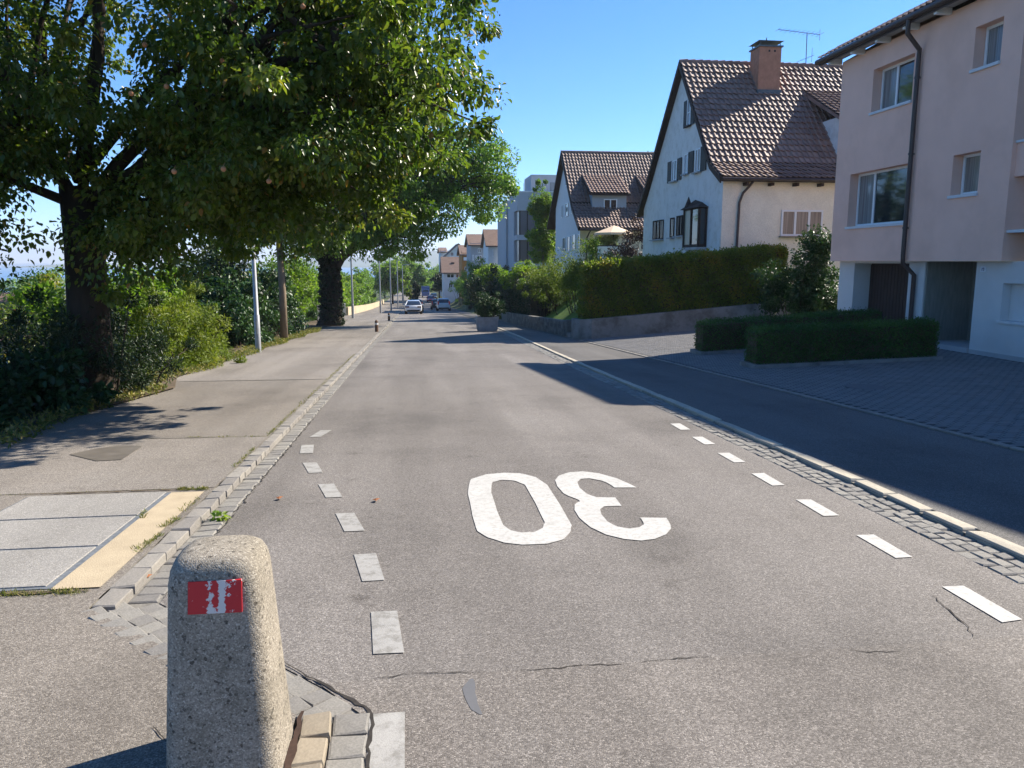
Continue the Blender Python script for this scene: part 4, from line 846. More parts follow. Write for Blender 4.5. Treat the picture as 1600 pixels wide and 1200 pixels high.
# cream wall window
fC = frame_on((0, wy0, 0), (1, 0, 0), (0, -1, 0)); c0 = atY(1221, 328, wy0); c1 = atY(1283, 369, wy0)
window(root, fC, float(c0[0]), float(c1[0]), float(c1[2]), float(c0[2]), .06, .07, 3, 1, panes=[m_curt2, m_curt2, m_curt2], sill=.14, smat=m_beige)
# dormer towards the right
dx0 = float(atY(1272, 180, yr0+2.6)[0]); y0 = yr0+1.05; z0 = zroof(y0); zt = z0+1.75
mb = MB(); mb.add([(dx0+.30, y0, z0), (dx0+3.1, y0, z0), (dx0+3.1, y0, zt), (dx0+.30, y0, zt), (dx0+.30, yk+3.2, zt), (dx0+3.1, yk+3.2, zt), (dx0+.3, yk+3.2, z0), (dx0+3.1, yk+3.2, z0)], [(0, 1, 2, 3), (0, 3, 4, 6), (1, 7, 5, 2)]); dmr = obj('dormer', mb, m_stucco, root)
yb = float(np.interp(zt+1.5, [zroof(prof[1][0]), za], [prof[1][0], ya]))
mb = MB(); mb.add([(dx0+.1, y0-.25, zt-.05), (dx0+3.3, y0-.25, zt-.05), (dx0+3.3, yb, zt+1.5), (dx0+.1, yb, zt+1.5)]+[(dx0+.1, y0-.25, zt-.17), (dx0+3.3, y0-.25, zt-.17), (dx0+3.3, yb, zt+1.3), (dx0+.1, yb, zt+1.3)], [(0, 1, 2, 3), (4, 7, 6, 5), (0, 4, 5, 1), (0, 3, 7, 4), (1, 5, 6, 2)]); dr = obj('dormer_roof', mb, m_tile2, dmr)
lay_tiles(dr, [(y0-.27, zt-.04), (yb, zt+1.51)], dx0+.08, dx0+3.2, .235, .335, m_tile, 0)
# --- second house
XH = 12.0; H2 = lambda x, y: atX(x, y, XH)
q = lambda x, y: tuple(float(k) for k in H2(x, y)[1:])
e0, k0, ap, k1, e1_ = q(911, 357), q(901, 322), q(884, 239), q(869, 320), q(862, 356)
prof = [(e0[0]-.3, e0[1]), k0, ap, k1, (e1_[0], e1_[1])]
root = thing('white_house', 'white gabled house with brown tiled roof and wide dormer behind the terrace parasol', 'house', (XH+4, 60, -.2))
w0, w1_ = q(906, 380)[0], q(868, 380)[0]
ip = [(y, z-.18) for y, z in prof]; zA = float(np.interp(w0, [prof[0][0], prof[1][0]], [ip[0][1], ip[1][1]])); zBk = float(np.interp(w1_, [prof[3][0], prof[4][0]], [ip[3][1], ip[4][1]]))
gp = [(w0, -.6), (w0, zA), ip[1], ip[2], ip[3], (w1_, zBk), (w1_, -.6)]
mb = MB(); mb.quad(*[(XH, y, z) for y, z in gp]); obj('gable_wall', mb, m_housew, root)
mb = MB(); mb.quad((XH+.002, w0, -.6), (24, w0, -.6), (24, w0, zA), (XH+.002, w0, zA)); obj('side_wall', mb, m_cream, root)
mb = MB(); mb.quad((XH+.002, w1_, -.6), (24, w1_, -.6), (24, w1_, zBk), (XH+.002, w1_, zBk)); mb.quad(*[(24, y, z) for y, z in gp]); obj('rear_wall', mb, m_housew, root)
mb = MB(); roof_slab(mb, prof, XH-.35, 24.3, .16); rf = obj('roof', mb, m_under, root)
lay_tiles(rf, prof[:3], XH-.35, 23.5, .25, .37, m_tile, 0, simple=True, h=.075)
mb = MB(); mb.tube([(XH-.4, ap[0], ap[1]+.06), (24, ap[0], ap[1]+.06)], .13, 8); obj('ridge_tiles', mb, m_tile2, rf)
mb = MB()
for (A0, B0) in zip(prof[:-1], prof[1:]):
    a, b = np.array(A0), np.array(B0); mb.add([(x, p[0], p[1]+dz) for x in (XH-.42, XH-.352) for p in (a, b) for dz in (.08, -.18)], [(0, 2, 3, 1), (4, 5, 7, 6), (0, 4, 6, 2), (1, 3, 7, 5), (0, 1, 5, 4), (2, 6, 7, 3)])
obj('barge_boards', mb, m_dwood, rf)
mb = MB(); mb.tube([(XH-.3, prof[0][0]-.08, prof[0][1]-.08), (23.5, prof[0][0]-.08, prof[0][1]-.08)], .08, 6); obj('gutter', mb, m_pipe, root)
p1 = atY(917, 380, w0-.1); mb = MB(); mb.tube([(p1[0], prof[0][0], prof[0][1]-.1), (p1[0], w0-.1, prof[0][1]-.6), (p1[0], w0-.1, -.5)], .055, 6); obj('downpipe', mb, m_pipe, root)
fH = frame_on((XH, 0, 0), (0, -1, 0), (-1, 0, 0))
def hr(l, r, t, b): return (-q(l, 300)[0], -q(r, 300)[0], q((l+r)/2, b)[1], q((l+r)/2, t)[1])
for (l, r, t, b) in ((878.5, 880, 321, 340), (884.5, 889, 317, 338), (893, 895, 315, 334)): a = hr(l, r, t, b); window(root, fH, a[0], a[1], a[2], a[3], .06, .06, 1, panes=[m_curt])
for (l, r, t, b) in ((880.5, 885, 371, 393), (888, 892, 369, 393), (895.5, 901, 366, 391), (905, 908, 365, 390)): a = hr(l, r, t, b); window(root, fH, a[0], a[1], a[2], a[3], .06, .06, 1, panes=[m_curt])
a = hr(884, 889, 275, 290); window(root, fH, a[0], a[1], a[2], a[3], .06, .06, 1, panes=[m_curt])
yd = k0[0]-.3; A0, A1 = atY(925, 333, yd), atY(979, 305, yd)
def zr2(y): return float(np.interp(y, [prof[0][0], prof[1][0], prof[2][0]], [prof[0][1], prof[1][1], prof[2][1]]))
for (x0, x1, nm) in ((float(A0[0]), float(A1[0]), 1), (float(A1[0])+1.6, float(A1[0])+4.6, 0)):
    z0, z1 = float(A0[2]), float(A1[2])+.1
    mb = MB(); mb.add([(x0, yd, z0-.3), (x1, yd, z0-.3), (x1, yd, z1), (x0, yd, z1), (x0, yd+3, z1), (x1, yd+3, z1), (x0, yd+3, z0), (x1, yd+3, z0)], [(0, 1, 2, 3), (0, 3, 4, 6), (1, 7, 5, 2)]); dmr = obj('dormer', mb, m_grey, root)
    yb = float(np.interp(z1+1.55, [k0[1], ap[1]], [k0[0], ap[0]]))
    mb = MB(); mb.add([(x0-.25, yd-.35, z1-.02), (x1+.25, yd-.35, z1-.02), (x1+.25, yb, z1+1.55), (x0-.25, yb, z1+1.55)]+[(x0-.25, yd-.35, z1-.16), (x1+.25, yd-.35, z1-.16), (x1+.25, yb, z1+1.3), (x0-.25, yb, z1+1.3)], [(0, 1, 2, 3), (4, 7, 6, 5), (0, 4, 5, 1), (0, 3, 7, 4), (1, 5, 6, 2)]); dr = obj('dormer_roof', mb, m_under, dmr)
    lay_tiles(dr, [(yd-.38, z1-.01), (yb, z1+1.56)], x0-.25, x1+.2, .25, .37, m_tile, 0, simple=True, h=.075)
    if nm:
        fD = frame_on((0, yd, 0), (1, 0, 0), (0, -1, 0)); window(root, fD, float(atY(943, 320, yd)[0]), float(atY(964, 320, yd)[0]), float(atY(950, 331, yd)[2]), float(atY(950, 311, yd)[2]), .06, .07, 2)
# ------------------------------------------------------------------ flat-roofed block
XM = 12.0
def mbox(parent, name, x0, x1, y0, y1, z0, z1, mat): mb = MB(); mb.box(x0, x1, y0, y1, z0, z1); return obj(name, mb, mat, parent)
root = thing('apartment_building', 'modern flat-roofed white block with dark corner loggias behind a slim tree', 'building', (XM+5, 95, -2.))
XM = 12.25; y0, y1 = 91.2, 100.
zt = float(atY(806, 300, y0)[2]); zs = [float(atY(820, yy, y0)[2]) for yy in (329, 367, 375, 409)]
def slab(z0, z1, nm='wall'): return mbox(root, nm, XM, XM+14, y0, y1, z0, z1, m_grey)
slab(zs[0], zt); slab(zs[2], zs[1], 'floor_slab'); slab(-3.4, zs[3], 'base_wall')
for (za_, zb_) in ((zs[1]+.003, zs[0]-.003), (zs[3]+.003, zs[2]-.003)):
    mbox(root, 'wall', XM+.003, XM+13.9, y0+3.0, y1-.01, za_, zb_, m_grey); mbox(root, 'wall', XM+7.2, XM+13.9, y0+.01, y0+2.99, za_, zb_, m_grey)
    mb = MB(); mb.box(XM+.25, XM+7.2, y0+.35, y0+.4, za_, zb_); mb.box(XM+.25, XM+.3, y0+.4, y0+3.0, za_, zb_); gl_ = obj('loggia_glazing', mb, glassmat('loggia_glass', (.045, .05, .06), .30), root)
    for x in (XM+.3, XM+1.2, XM+2.2, XM+4.2): mb = MB(); mb.box(x, x+.12, y0+.25, y0+.348, za_, zb_); obj('mullion', mb, m_black, gl_)
mbox(root, 'roof_edge', XM-.06, XM+14.06, y0-.06, y1+.0, zt+.002, zt+.12, m_housew)
yp = y0+3.; xp = float(atY(830, 285, yp)[0]); zpt = float(atY(850, 273, yp)[2]); mbox(root, 'penthouse', xp, xp+10, yp, y1-.02, zt+.125, zpt, m_grey)
xw_ = float(atY(863, 292, yp)[0]); mbox(root, 'penthouse_window', xw_-.3, xw_+.35, yp-.05, yp-.003, float(atY(862, 301, yp)[2]), float(atY(862, 285, yp)[2]), m_curt)
mb = MB()
for x in (XM-1.0+2, XM+1.6): mb.tube([(x, y1-3, zt+.1), (x, y1-3, zt+1.9-.5*(x-XM-1))], .03, 5)
obj('aerial', mb, m_ant, root)
root = thing('apartment_building', 'grey flat-roofed block further down the hill beyond the corner loggias', 'building', (XM+5, 105, -3.))
z1_ = float(atY(786, 315, 100.4)[2]); mbox(root, 'wall', 12., 24., 100.3, 110.2, -4, z1_, m_grey); mbox(root, 'roof_edge', 11.94, 24., 100.3, 110.26, z1_+.002, z1_+.12, m_housew)
# ------------------------------------------------------------------ far houses
def far_house(label, x0, x1, y0, y1, zb, ze, zri, wmat, rmat, wins, name='house', ridge='x'):
    root = thing(name, label, 'house', ((x0+x1)/2, (y0+y1)/2, zb)); ym = (y0+y1)/2; xm = (x0+x1)/2
    mb = MB(); mb.box(x0, x1, y0, y1, zb-2, ze)
    if ridge == 'x':
        for x in (x0, x1): mb.quad((x, y0, ze), (x, y1, ze), (x, ym, zri-.1))
    else:
        for y in (y0, y1): mb.quad((x0, y, ze), (x1, y, ze), (xm, y, zri-.1))
    obj('wall', mb, wmat, root); mb = MB()
    if ridge == 'x': roof_slab(mb, [(y0-.5, ze-.25), (ym, zri), (y1+.5, ze-.25)], x0-.4, x1+.4, .2)
    else:
        m2 = MB(); roof_slab(m2, [(x0-.5, ze-.25), (xm, zri), (x1+.5, ze-.25)], y0-.4, y1+.4, .2); mb.add([(p[1], p[0], p[2]) for p in m2.v], m2.f)
    rf = obj('roof', mb, rmat, root)
    fN = frame_on((0, y0, 0), (1, 0, 0), (0, -1, 0)); fS = frame_on((x0, 0, 0), (0, -1, 0), (-1, 0, 0))
    for (side, a0, a1, z0, z1) in wins: window(root, fN if side == 'n' else fS, a0, a1, z0, z1, .05, .07, 2, panes=[m_glass]*2, fmat=m_wframe)
    return root, rf
Y_ = 150.; X = lambda px: float(atY(px, 420, Y_)[0]); Z = lambda py: float(atY(700, py, Y_)[2])
r_, rf = far_house('low cream house with brown roof and skylight at the far right kerb', X(693), X(727), Y_, Y_+9, Z(460), Z(424), Z(401), m_housew, m_roofB, [('n', X(698), X(709.5), Z(434), Z(428)), ('n', X(712), X(721), Z(434), Z(428)), ('n', X(701), X(707), Z(450), Z(442))], 'cream_house')
mb = MB(); mb.box(X(706), X(711), Y_+2.2, Y_+3.4, Z(415), Z(412)+.25); obj('skylight', mb, m_glass, rf)
Y_ = 172.; far_house('white gabled house rising behind the low brown roof', X(696), X(738), Y_, Y_+12, Z(440), Z(401), Z(380), m_housew, m_roofB, [('n', X(704), X(709), Z(400), Z(394))], 'white_house', 'y')
Y_ = 185.; far_house('tall pale house with narrow front at the end of the street', X(689), X(697), Y_, Y_+14, Z(450), Z(392), Z(386), m_housew, m_roofB, [('n', X(690.5), X(695), Z(412), Z(404)), ('n', X(690.5), X(695), Z(428), Z(420))], 'pale_house', 'x')
Y_ = 135.; r_, rf = far_house('orange rendered house with brown roof between white houses', X(722), X(741), Y_, Y_+9, Z(450), Z(395), Z(382), m_orange, m_roofB, [('n', X(726), X(733), Z(424), Z(417))], 'orange_house')
mb = MB(); mb.box(X(724.5), X(734), Y_-1.0, Y_-.01, Z(407), Z(402)); obj('white_awning', mb, m_wframe, r_)
Y_ = 122.; far_house('grey-blue house with dark windows beside the orange house', X(735.5), X(758), Y_, Y_+9, Z(450), Z(380), Z(364), m_grey, m_roofB, [('n', X(743), X(745), Z(407), Z(399)), ('n', X(746), X(753), Z(407), Z(399)), ('n', X(747), X(752), Z(395), Z(388)), ('n', X(738), X(741), Z(407), Z(398))], 'grey_house')
Y_ = 111.; r_, rf = far_house('slim white gabled house next to the flat-roofed grey block', X(763), X(790), Y_, Y_+8, Z(440), Z(381), Z(356), m_housew, m_roofB, [('n', X(769.5), X(771.5), Z(402), Z(389)), ('n', X(770), X(774), Z(432), Z(421))], 'white_house')
# ------------------------------------------------------------------ garden walls and lawn, right
def zwt(X): return float(np.interp(X, [5.9, 13.5, 16], [-.56, .03, .2]))
root = thing('garden_wall', 'low stained concrete wall carrying the long beech hedge', 'wall', (9.5, 28, -1.2))
mb = MB(); path = [(5.98, 28.9), (5.95, 28.35), (6.1, 27.95), (6.5, 27.72)]+[(x, 27.72+.025*(x-6.5)) for x in (8, 9.5, 11, 12.5, 14, 15.5)]
rings = []
for i, (x, y) in enumerate(path):
    t = unit(np.array(path[min(i+1, len(path)-1)])-np.array(path[max(i-1, 0)])); n_ = np.array([-t[1], t[0]]); q_ = np.array([x, y])+n_*.26
    b = float(zc(max(x, 6.05), min(y, 27.9)))-.35
    rings.append([(x, y, b), (q_[0], q_[1], b), (q_[0], q_[1], zwt(x)), (x, y, zwt(x))])
mb.loft(rings); obj('wall_body', mb, m_conc, root)
sheet('lawn', np.linspace(6.25, 13, 14), np.arange(29.2, 56, 1.5), lambda X, Y: ht(X, Y)+.06+.35*np.clip((X-6.2)/2, 0, 1), m_lawn, kind='structure')
hedge('beech_hedge', 'long clipped beech hedge with brown-tinged leaves on the concrete wall', lambda s: ((6.3+7.9*s, 28.0+.19*s, zwt(6.3+7.9*s)-.02), 1.44-zwt(6.3)+s*(2.12-1.44-zwt(14.2)+zwt(6.3))), 12, 7.9, 62000, .085, lm_beech, (0, 1.05, 0), rough=.07, base=(10, 28.5, -.3), six=False)
root = thing('stone_wall', 'dark rubble stone garden wall below the sloping lawn', 'wall', (6.2, 40, -1.6))
mb = MB(); ys = np.arange(30.6, 57, 1.2); rings = [[(6.10, y, float(zr(y))-.2), (6.42, y, float(zr(y))-.2), (6.42, y, float(zr(y))+.66), (6.10, y, float(zr(y))+.66)] for y in ys]; mb.loft(rings); mb.box(6.12, 8.6, 30.45, 30.75, -1.9, -.75); obj('wall_core', mb, m_mortar, root)
for r in range(4):
    y = 30.6+.1*r
    while y < 50:
        l = .22+.35*rng.random(); mb = MB(); h0 = float(zr(y+l/2))+.02+.165*r
        mb.obox(((6.1, y, h0), (1, 0, 0), (0, 1, -SLOPE), (0, 0, 1)), -.02-.035*rng.random(), .06, .01, l-.012, .008, .155)
        obj('stone', mb, m_cope, root); y += l
root = thing('garden_steps', 'short flight of stone steps between the two garden walls', 'steps', (6.6, 29.7, -1.4))
for k in range(4): mb = MB(); mb.box(6.12+.32*k, 6.12+.32*(k+1)+.3, 28.98, 30.42, -1.6, float(zr(29.7))+.02+.16*(k+1)); obj('step', mb, m_conc, root)
# clipped box hedges in the court
def boxh(name, lab, x0, x1, y0, d_, h, n):
    z = float(zc((x0+x1)/2, y0)); za_, zb_ = float(zc(x0, y0)), float(zc(x1, y0))
    r = hedge(name, lab, lambda s: ((x0+(x1-x0)*s, y0, za_+(zb_-za_)*s+.08), h), 6, x1-x0, n, .042, lm_box, (0, d_, 0), rough=.035, base=((x0+x1)/2, y0+d_/2, z), six=False, asp=.6)
    mb = MB()
    mb.add([(x, y, (za_ if x < (x0+x1)/2 else zb_)+dz) for x in (x0-.09, x1+.09) for y in (y0-.09, y0+d_+.09) for dz in (-.05, .085)], [(0, 1, 3, 2), (4, 6, 7, 5), (0, 4, 5, 1), (2, 3, 7, 6), (1, 5, 7, 3)]); obj('bed_edging', mb, m_conc, r)
A0 = on(1180, 577, zc); A1 = on(1467, 563, zc); B0 = on(1114, 560, zc); B1 = on(1360, 535, zc)
boxh('box_hedge', 'longer clipped box hedge nearer the entrance in the shaded court', float(A0[0])+.1, float(A1[0]), float(A0[1]+A1[1])/2+.1, .62, .72, 26000)
boxh('box_hedge', 'clipped box hedge in front of the brown garage door', float(B0[0])+.1, float(B1[0])+.2, float(B0[1])+.9, .62, .72, 20000)
# ------------------------------------------------------------------ shrubs on the right
def gz(x, y): return float(ht(x, y))
def bsh(name, lab, px, py, Y, rad, nl, lr, per, ls, mat, zc_=None, group=None, extra=(), **kw):
    p = atY(px, py, Y); x = float(p[0]); z = float(p[2]) if zc_ is None else zc_; g_ = min(gz(x, Y), z-rad[2]*.7)
    return bush(name, lab, (x, Y, g_+.02), [((x, Y, z), rad, 1.)]+list(extra), nl, lr, per, ls, mat, group, **kw)
p = atY(1266, 420, 25.6)
bush('climbing_shrub', 'tall dark leafy shrub squeezed between the beech hedge and the pink block', (float(p[0]), 25.6, -.8), [((float(p[0])+.05, 25.6, .7), (.75, .9, 1.4), 1.), ((float(p[0])+.25, 25.6, 2.1), (.5, .6, .85), .45), ((float(p[0])-.75, 26.6, .5), (.8, .8, 1.1), .6), ((float(p[0])+.5, 25.2, .2), (.5, .5, .9), .3)], 130, (.28, .5), 150, .10, lm_laurel)
bsh('shrub', 'yellow-green feathery shrub rising beside the end of the beech hedge', 908, 430, 38., (1.75, 1.6, 1.45), 90, (.3, .5), 150, .10, lm_yellow, flat=1., asp=.3)
bsh('shrub', 'yellow-green shrub spreading below the second white house', 856, 442, 43., (1.6, 1.8, 1.25), 80, (.3, .5), 150, .10, lm_yellow, asp=.3)
bsh('shrub', 'mid green shrub at the foot of the yellow-green bushes', 872, 448, 43.5, (1.9, 1.2, .9), 60, (.25, .45), 130, .09, lm_fresh)
bsh('shrub', 'bright lime-green shrub above the dark hedge by the road', 815, 430, 50., (1.7, 1.4, .75), 36, (.25, .45), 130, .11, lm_fresh)
bsh('shrub', 'low pale green plant at the near corner of the lawn', 911, 487, 29.6, (.35, .35, .35), 12, (.12, .2), 80, .07, lm_olive, stem=False)
def gh(x, y): return float(zr(y))+.55
hedge('dark_hedge', 'dark evergreen hedge standing on the rubble stone wall', lambda s: ((6.5, 43.5+14*s, gh(6.5, 43.5+14*s)), 1.9+.2*s), 8, 14, 26000, .09, lm_dark, (1.2, 0, 0), base=(7.1, 50, -1.7), rough=.18, six=False)
for i, (px, py, Y, rad, mt, lab) in enumerate([(780, 452, 62., (1.5, 2.6, 1.5), lm_dark, 'dark rounded conifer shrub beyond the rubble wall'), (752, 452, 80., (1.5, 3.2, 1.8), lm_dark, 'broad dark evergreen behind the stone gate pillar'), (735, 455, 98., (1.6, 4., 1.9), lm_tree2, 'green bush hanging over the road past the gate'), (722, 446, 120., (2.0, 5., 2.2), lm_tree2, 'leafy bush in front of the orange house'), (765, 428, 72., (1.2, 1.6, .8), lm_fresh, 'light green bush topping the dark evergreens'), (745, 425, 100., (1.6, 2., 1.6), lm_tree2, 'green tree-like bush below the slim white house')]):
    bsh('shrub', lab, px, py, Y, rad, 60, (.4, .7), 110, .17, mt, six=False)
bsh('maple_shrub', 'dark purple-leaved maple shrub in front of the white stucco gable', 985, 396, 43., (1.3, 1.2, 1.1), 40, (.25, .45), 130, .10, lm_purple, extra=[((float(atY(1003, 360, 43.)[0]), 43., float(atY(1003, 360, 43.)[2])), (.7, .7, .9), .4)])
bsh('shrub', 'silvery green shrub under the terrace parasol', 951, 377, 50., (.75, .7, .6), 24, (.2, .35), 100, .10, lm_olive)
bsh('shrub', 'small green shrub beside the downpipe of the second house', 925, 386, 52., (.7, .7, .9), 24, (.2, .35), 100, .10, lm_fresh)
# terrace, parasol
root = thing('terrace_wall', 'white terrace wall with dark rail below the parasol', 'wall', (float(atY(950, 400, 48.)[0]), 48, .2))
x0, x1 = float(atY(934, 395, 48.)[0]), float(atY(975, 395, 48.)[0]); zt_ = float(atY(950, 385, 48.)[2])
mb = MB(); mb.box(x0, x1, 47.9, 48.1, -.2, zt_); obj('wall_body', mb, m_housew, root); mb = MB(); mb.box(x0, x1, 47.95, 48.05, zt_+.003, zt_+.07); obj('rail', mb, m_black, root)
pc = atY(959, 362, 49.5); root = thing('parasol', 'open beige parasol on the terrace of the second house', 'parasol', (float(pc[0]), 49.5, .3))
mb = MB(); zt_ = float(atY(959, 352, 49.5)[2]); ze_ = float(atY(959, 364, 49.5)[2]); c = pc; V = [(c[0], 49.5, zt_)]
for k in range(8): t = 2*math.pi*(k+.5)/8; V.append((c[0]+1.28*math.cos(t), 49.5+1.28*math.sin(t), ze_))
for k in range(8): t = 2*math.pi*(k+.5)/8; V.append((c[0]+1.28*math.cos(t), 49.5+1.28*math.sin(t), ze_-.14))
mb.add(V, [(0, 1+k, 1+(k+1) % 8) for k in range(8)]+[(1+k, 9+k, 9+(k+1) % 8, 1+(k+1) % 8) for k in range(8)]); obj('canopy', mb, m_umb, root)
mb = MB(); mb.tube([(c[0], 49.5, .2), (c[0], 49.5, zt_-.02)], .03, 8); obj('pole', mb, m_dwood, root)
# slim tree before the flat block, treetop behind the roofs
x = float(atY(849, 340, 69.)[0]); z0, z1 = float(atY(849, 412, 69.)[2]), float(atY(849, 276, 69.)[2]); zb = gz(x, 69.)
tree('slim_tree', 'slender upright pale green tree standing before the flat-roofed block', (x, 69, zb), [(x, 69, zb), (x+.03, 69, z0), (x, 69, z0+2)], [.14, .12, .09], [((x, 69, (z0+z1)/2-.3), (1.15, 1.15, (z1-z0)/2-.2), 1.), ((x, 69, z0+2.2), (1.3, 1.3, 1.8), .5)], 170, (.30, .55), 150, .16, lm_fresh, m_bark2, six=False, nlimb=6, shell=.5)
x = float(atY(1019, 240, 80.)[0]); zt_ = float(atY(1019, 233, 80.)[2]); zb = gz(x, 80.)
tree('garden_tree', 'treetop just showing above the ridge between two tiled roofs', (x, 80, zb), [(x, 80, zb), (x, 80, zt_-5)], [.25, .15], [((x, 80, zt_-2.4), (1.7, 1.7, 2.4), 1.)], 40, (.4, .7), 100, .2, lm_tree2, m_bark, six=False, nlimb=5)
# ------------------------------------------------------------------ street furniture
x0, x1 = 3.05, 4.05; yP = 37.0; zP = float(zr(yP))
root = thing('planter', 'ribbed grey concrete planter standing at the road edge', 'planter', ((x0+x1)/2, yP+.45, zP))
mb = MB(); rings = []
for (z, w) in ((0, .46), (.12, .49), (.5, .52), (.66, .55), (.70, .55), (.70, .47), (.58, .46)):
    ring = []
    for k in range(64):
        t = 2*math.pi*k/64; c_, s_ = math.cos(t), math.sin(t); r = (abs(c_)**6+abs(s_)**6)**(-1/6); rb = 1+(.022 if k % 4 < 2 and z < .66 else 0); ring.append(((x0+x1)/2+w*r*c_*rb, yP+.5+w*r*s_*rb, zP+z))
    rings.append(ring)
mb.loft(rings); obj('tub', mb, M('planter_concrete', (.30, .31, .32), .9, .15, 5, .4, 40), root)
xc = (x0+x1)/2
bush('planter_shrub', 'round evergreen shrub with bronze shoots growing in the ribbed planter', (xc, yP+.5, zP+.6), [((xc+.1, yP+.5, zP+1.2), (.70, .68, .60), 1.)], 90, (.15, .24), 150, .055, lm_laurel)
m_post = M('post_brown', (.13, .07, .04), .6)
for (x, y, lab) in ((-1.78, 37.2, 'short brown kerb post nearer the ivy-clad trunk'), (-1.78, 56.0, 'short brown kerb post standing by the metal railing')):
    root = thing('kerb_post', lab, 'post', (x, y, float(zr(y))+.06), 'short posts along the left kerb'); z = float(zr(y))+.05
    mb = MB(); mb.tube([(x, y, z), (x, y, z+.5), (x, y, z+.56)], [.085, .075, .03], 10); obj('shaft', mb, m_post, root); mb = MB(); mb.tube([(x, y, z+.33), (x, y, z+.42)], .0815, 10); obj('band', mb, m_plate, root)
def lamp(px, py_, Y, h, r, lab, x=None):
    p = atY(px, py_, Y); x = float(p[0]); z = float(zr(Y))+.05
    root = thing('street_lamp', lab, 'street lamp', (x, Y, z), 'grey steel lamp posts along the left pavement')
    mb = MB(); mb.tube([(x, Y, z), (x, Y, z+1.1), (x, Y, z+1.12), (x, Y, z+h)], [r, r, r*.8, r*.55], 12); obj('post', mb, m_galv, root, smooth=True)
    mb = MB(); mb.tube([(x, Y, z+h-.05), (x+.25, Y, z+h+.06), (x+.8, Y, z+h+.1)], [r*.5, r*.5, r*.4], 8); obj('arm', mb, m_galv, root, smooth=True)
    mb = MB(); mb.obox(((x+1.1, Y, z+h+.1), (1, 0, 0), (0, 1, 0), (0, 0, 1)), -.35, .3, -.11, .11, -.05, .06); obj('lantern', mb, m_galv, root, bevel=.03)
    mb = MB(); mb.box(x-.02, x+.02, Y-r-.012, Y-r+.02, z+.55, z+.95); obj('hatch', mb, m_galv, root)
    return root
lamp(404, 553, 23.4, 5.2, .085, 'grey lamp post between the yellow-green bush and the laurel')
for i, (px, Y, h) in enumerate(((551, 64.5, 7.6), (594.5, 86, 7.6), (611, 104, 7.6), (622, 128, 7.6), (630, 150, 7.6))):
    lamp(px, 480, Y, h, .11, ['slim lamp post rising just past the ivy-clad trunk', 'lamp post beside the near end of the low sandy wall', 'lamp post halfway along the low sandy wall', 'lamp post near the far end of the low sandy wall', 'farthest lamp post, past the low sandy wall'][i])
root = thing('metal_railing', 'grey metal bar railing beyond the ivy-clad trunk', 'railing', (-6.3, 62, float(zr(62))))
for y in np.arange(52, 73.1, 1.75): mb = MB(); z = float(zr(y)); mb.box(-6.34, -6.28, y, y+.06, z-.1, z+1.25); obj('post', mb, m_galv, root)
for k in (1.2, .2):
    mb = MB(); mb.obox(((-6.33, 52, float(zr(52))), (1, 0, 0), (0, 1, -SLOPE), (0, 0, 1)), 0, .04, .06, 21, k-.02, k+.02); obj('rail', mb, m_galv, root)
mb = MB()
for y in np.arange(52.1, 73, .14): z = float(zr(y)); mb.box(-6.32, -6.30, y, y+.02, z+.22, z+1.18)
obj('bars', mb, m_galv, root, kind='stuff')
root = thing('low_wall', 'low sandy wall along the left pavement downhill', 'wall', (-6.4, 110, float(zr(110))))
mb = MB(); rings = [[(-6.3, y, float(zr(y))-.2), (-6.6, y, float(zr(y))-.2), (-6.6, y, float(zr(y))+.85), (-6.3, y, float(zr(y))+.85)] for y in np.arange(76, 170, 4.)]; mb.loft(rings); obj('wall_body', mb, M('sandy_wall', (.46, .38, .26), .95, .2, 2, .4, 20), root)
x = float(atY(754, 475, 82.)[0]); z = float(zr(82))
root = thing('gate_pillar', 'grey stone gate pillar with flat cap past the planter', 'pillar', (x, 82, z)); mb = MB(); mb.box(x-.22, x+.22, 81.8, 82.25, z-.1, z+1.9); obj('shaft', mb, m_cope, root); mb = MB(); mb.box(x-.28, x+.28, 81.74, 82.31, z+1.903, z+2.0); obj('cap', mb, m_conc, root)
root = thing('garden_wall', 'pale low garden wall running right from the gate pillar', 'wall', (x+1.4, 82, z)); mb = MB(); mb.box(x+.45, x+2.6, 81.9, 82.2, z-.2, z+1.35); obj('wall_body', mb, m_plinth, root)
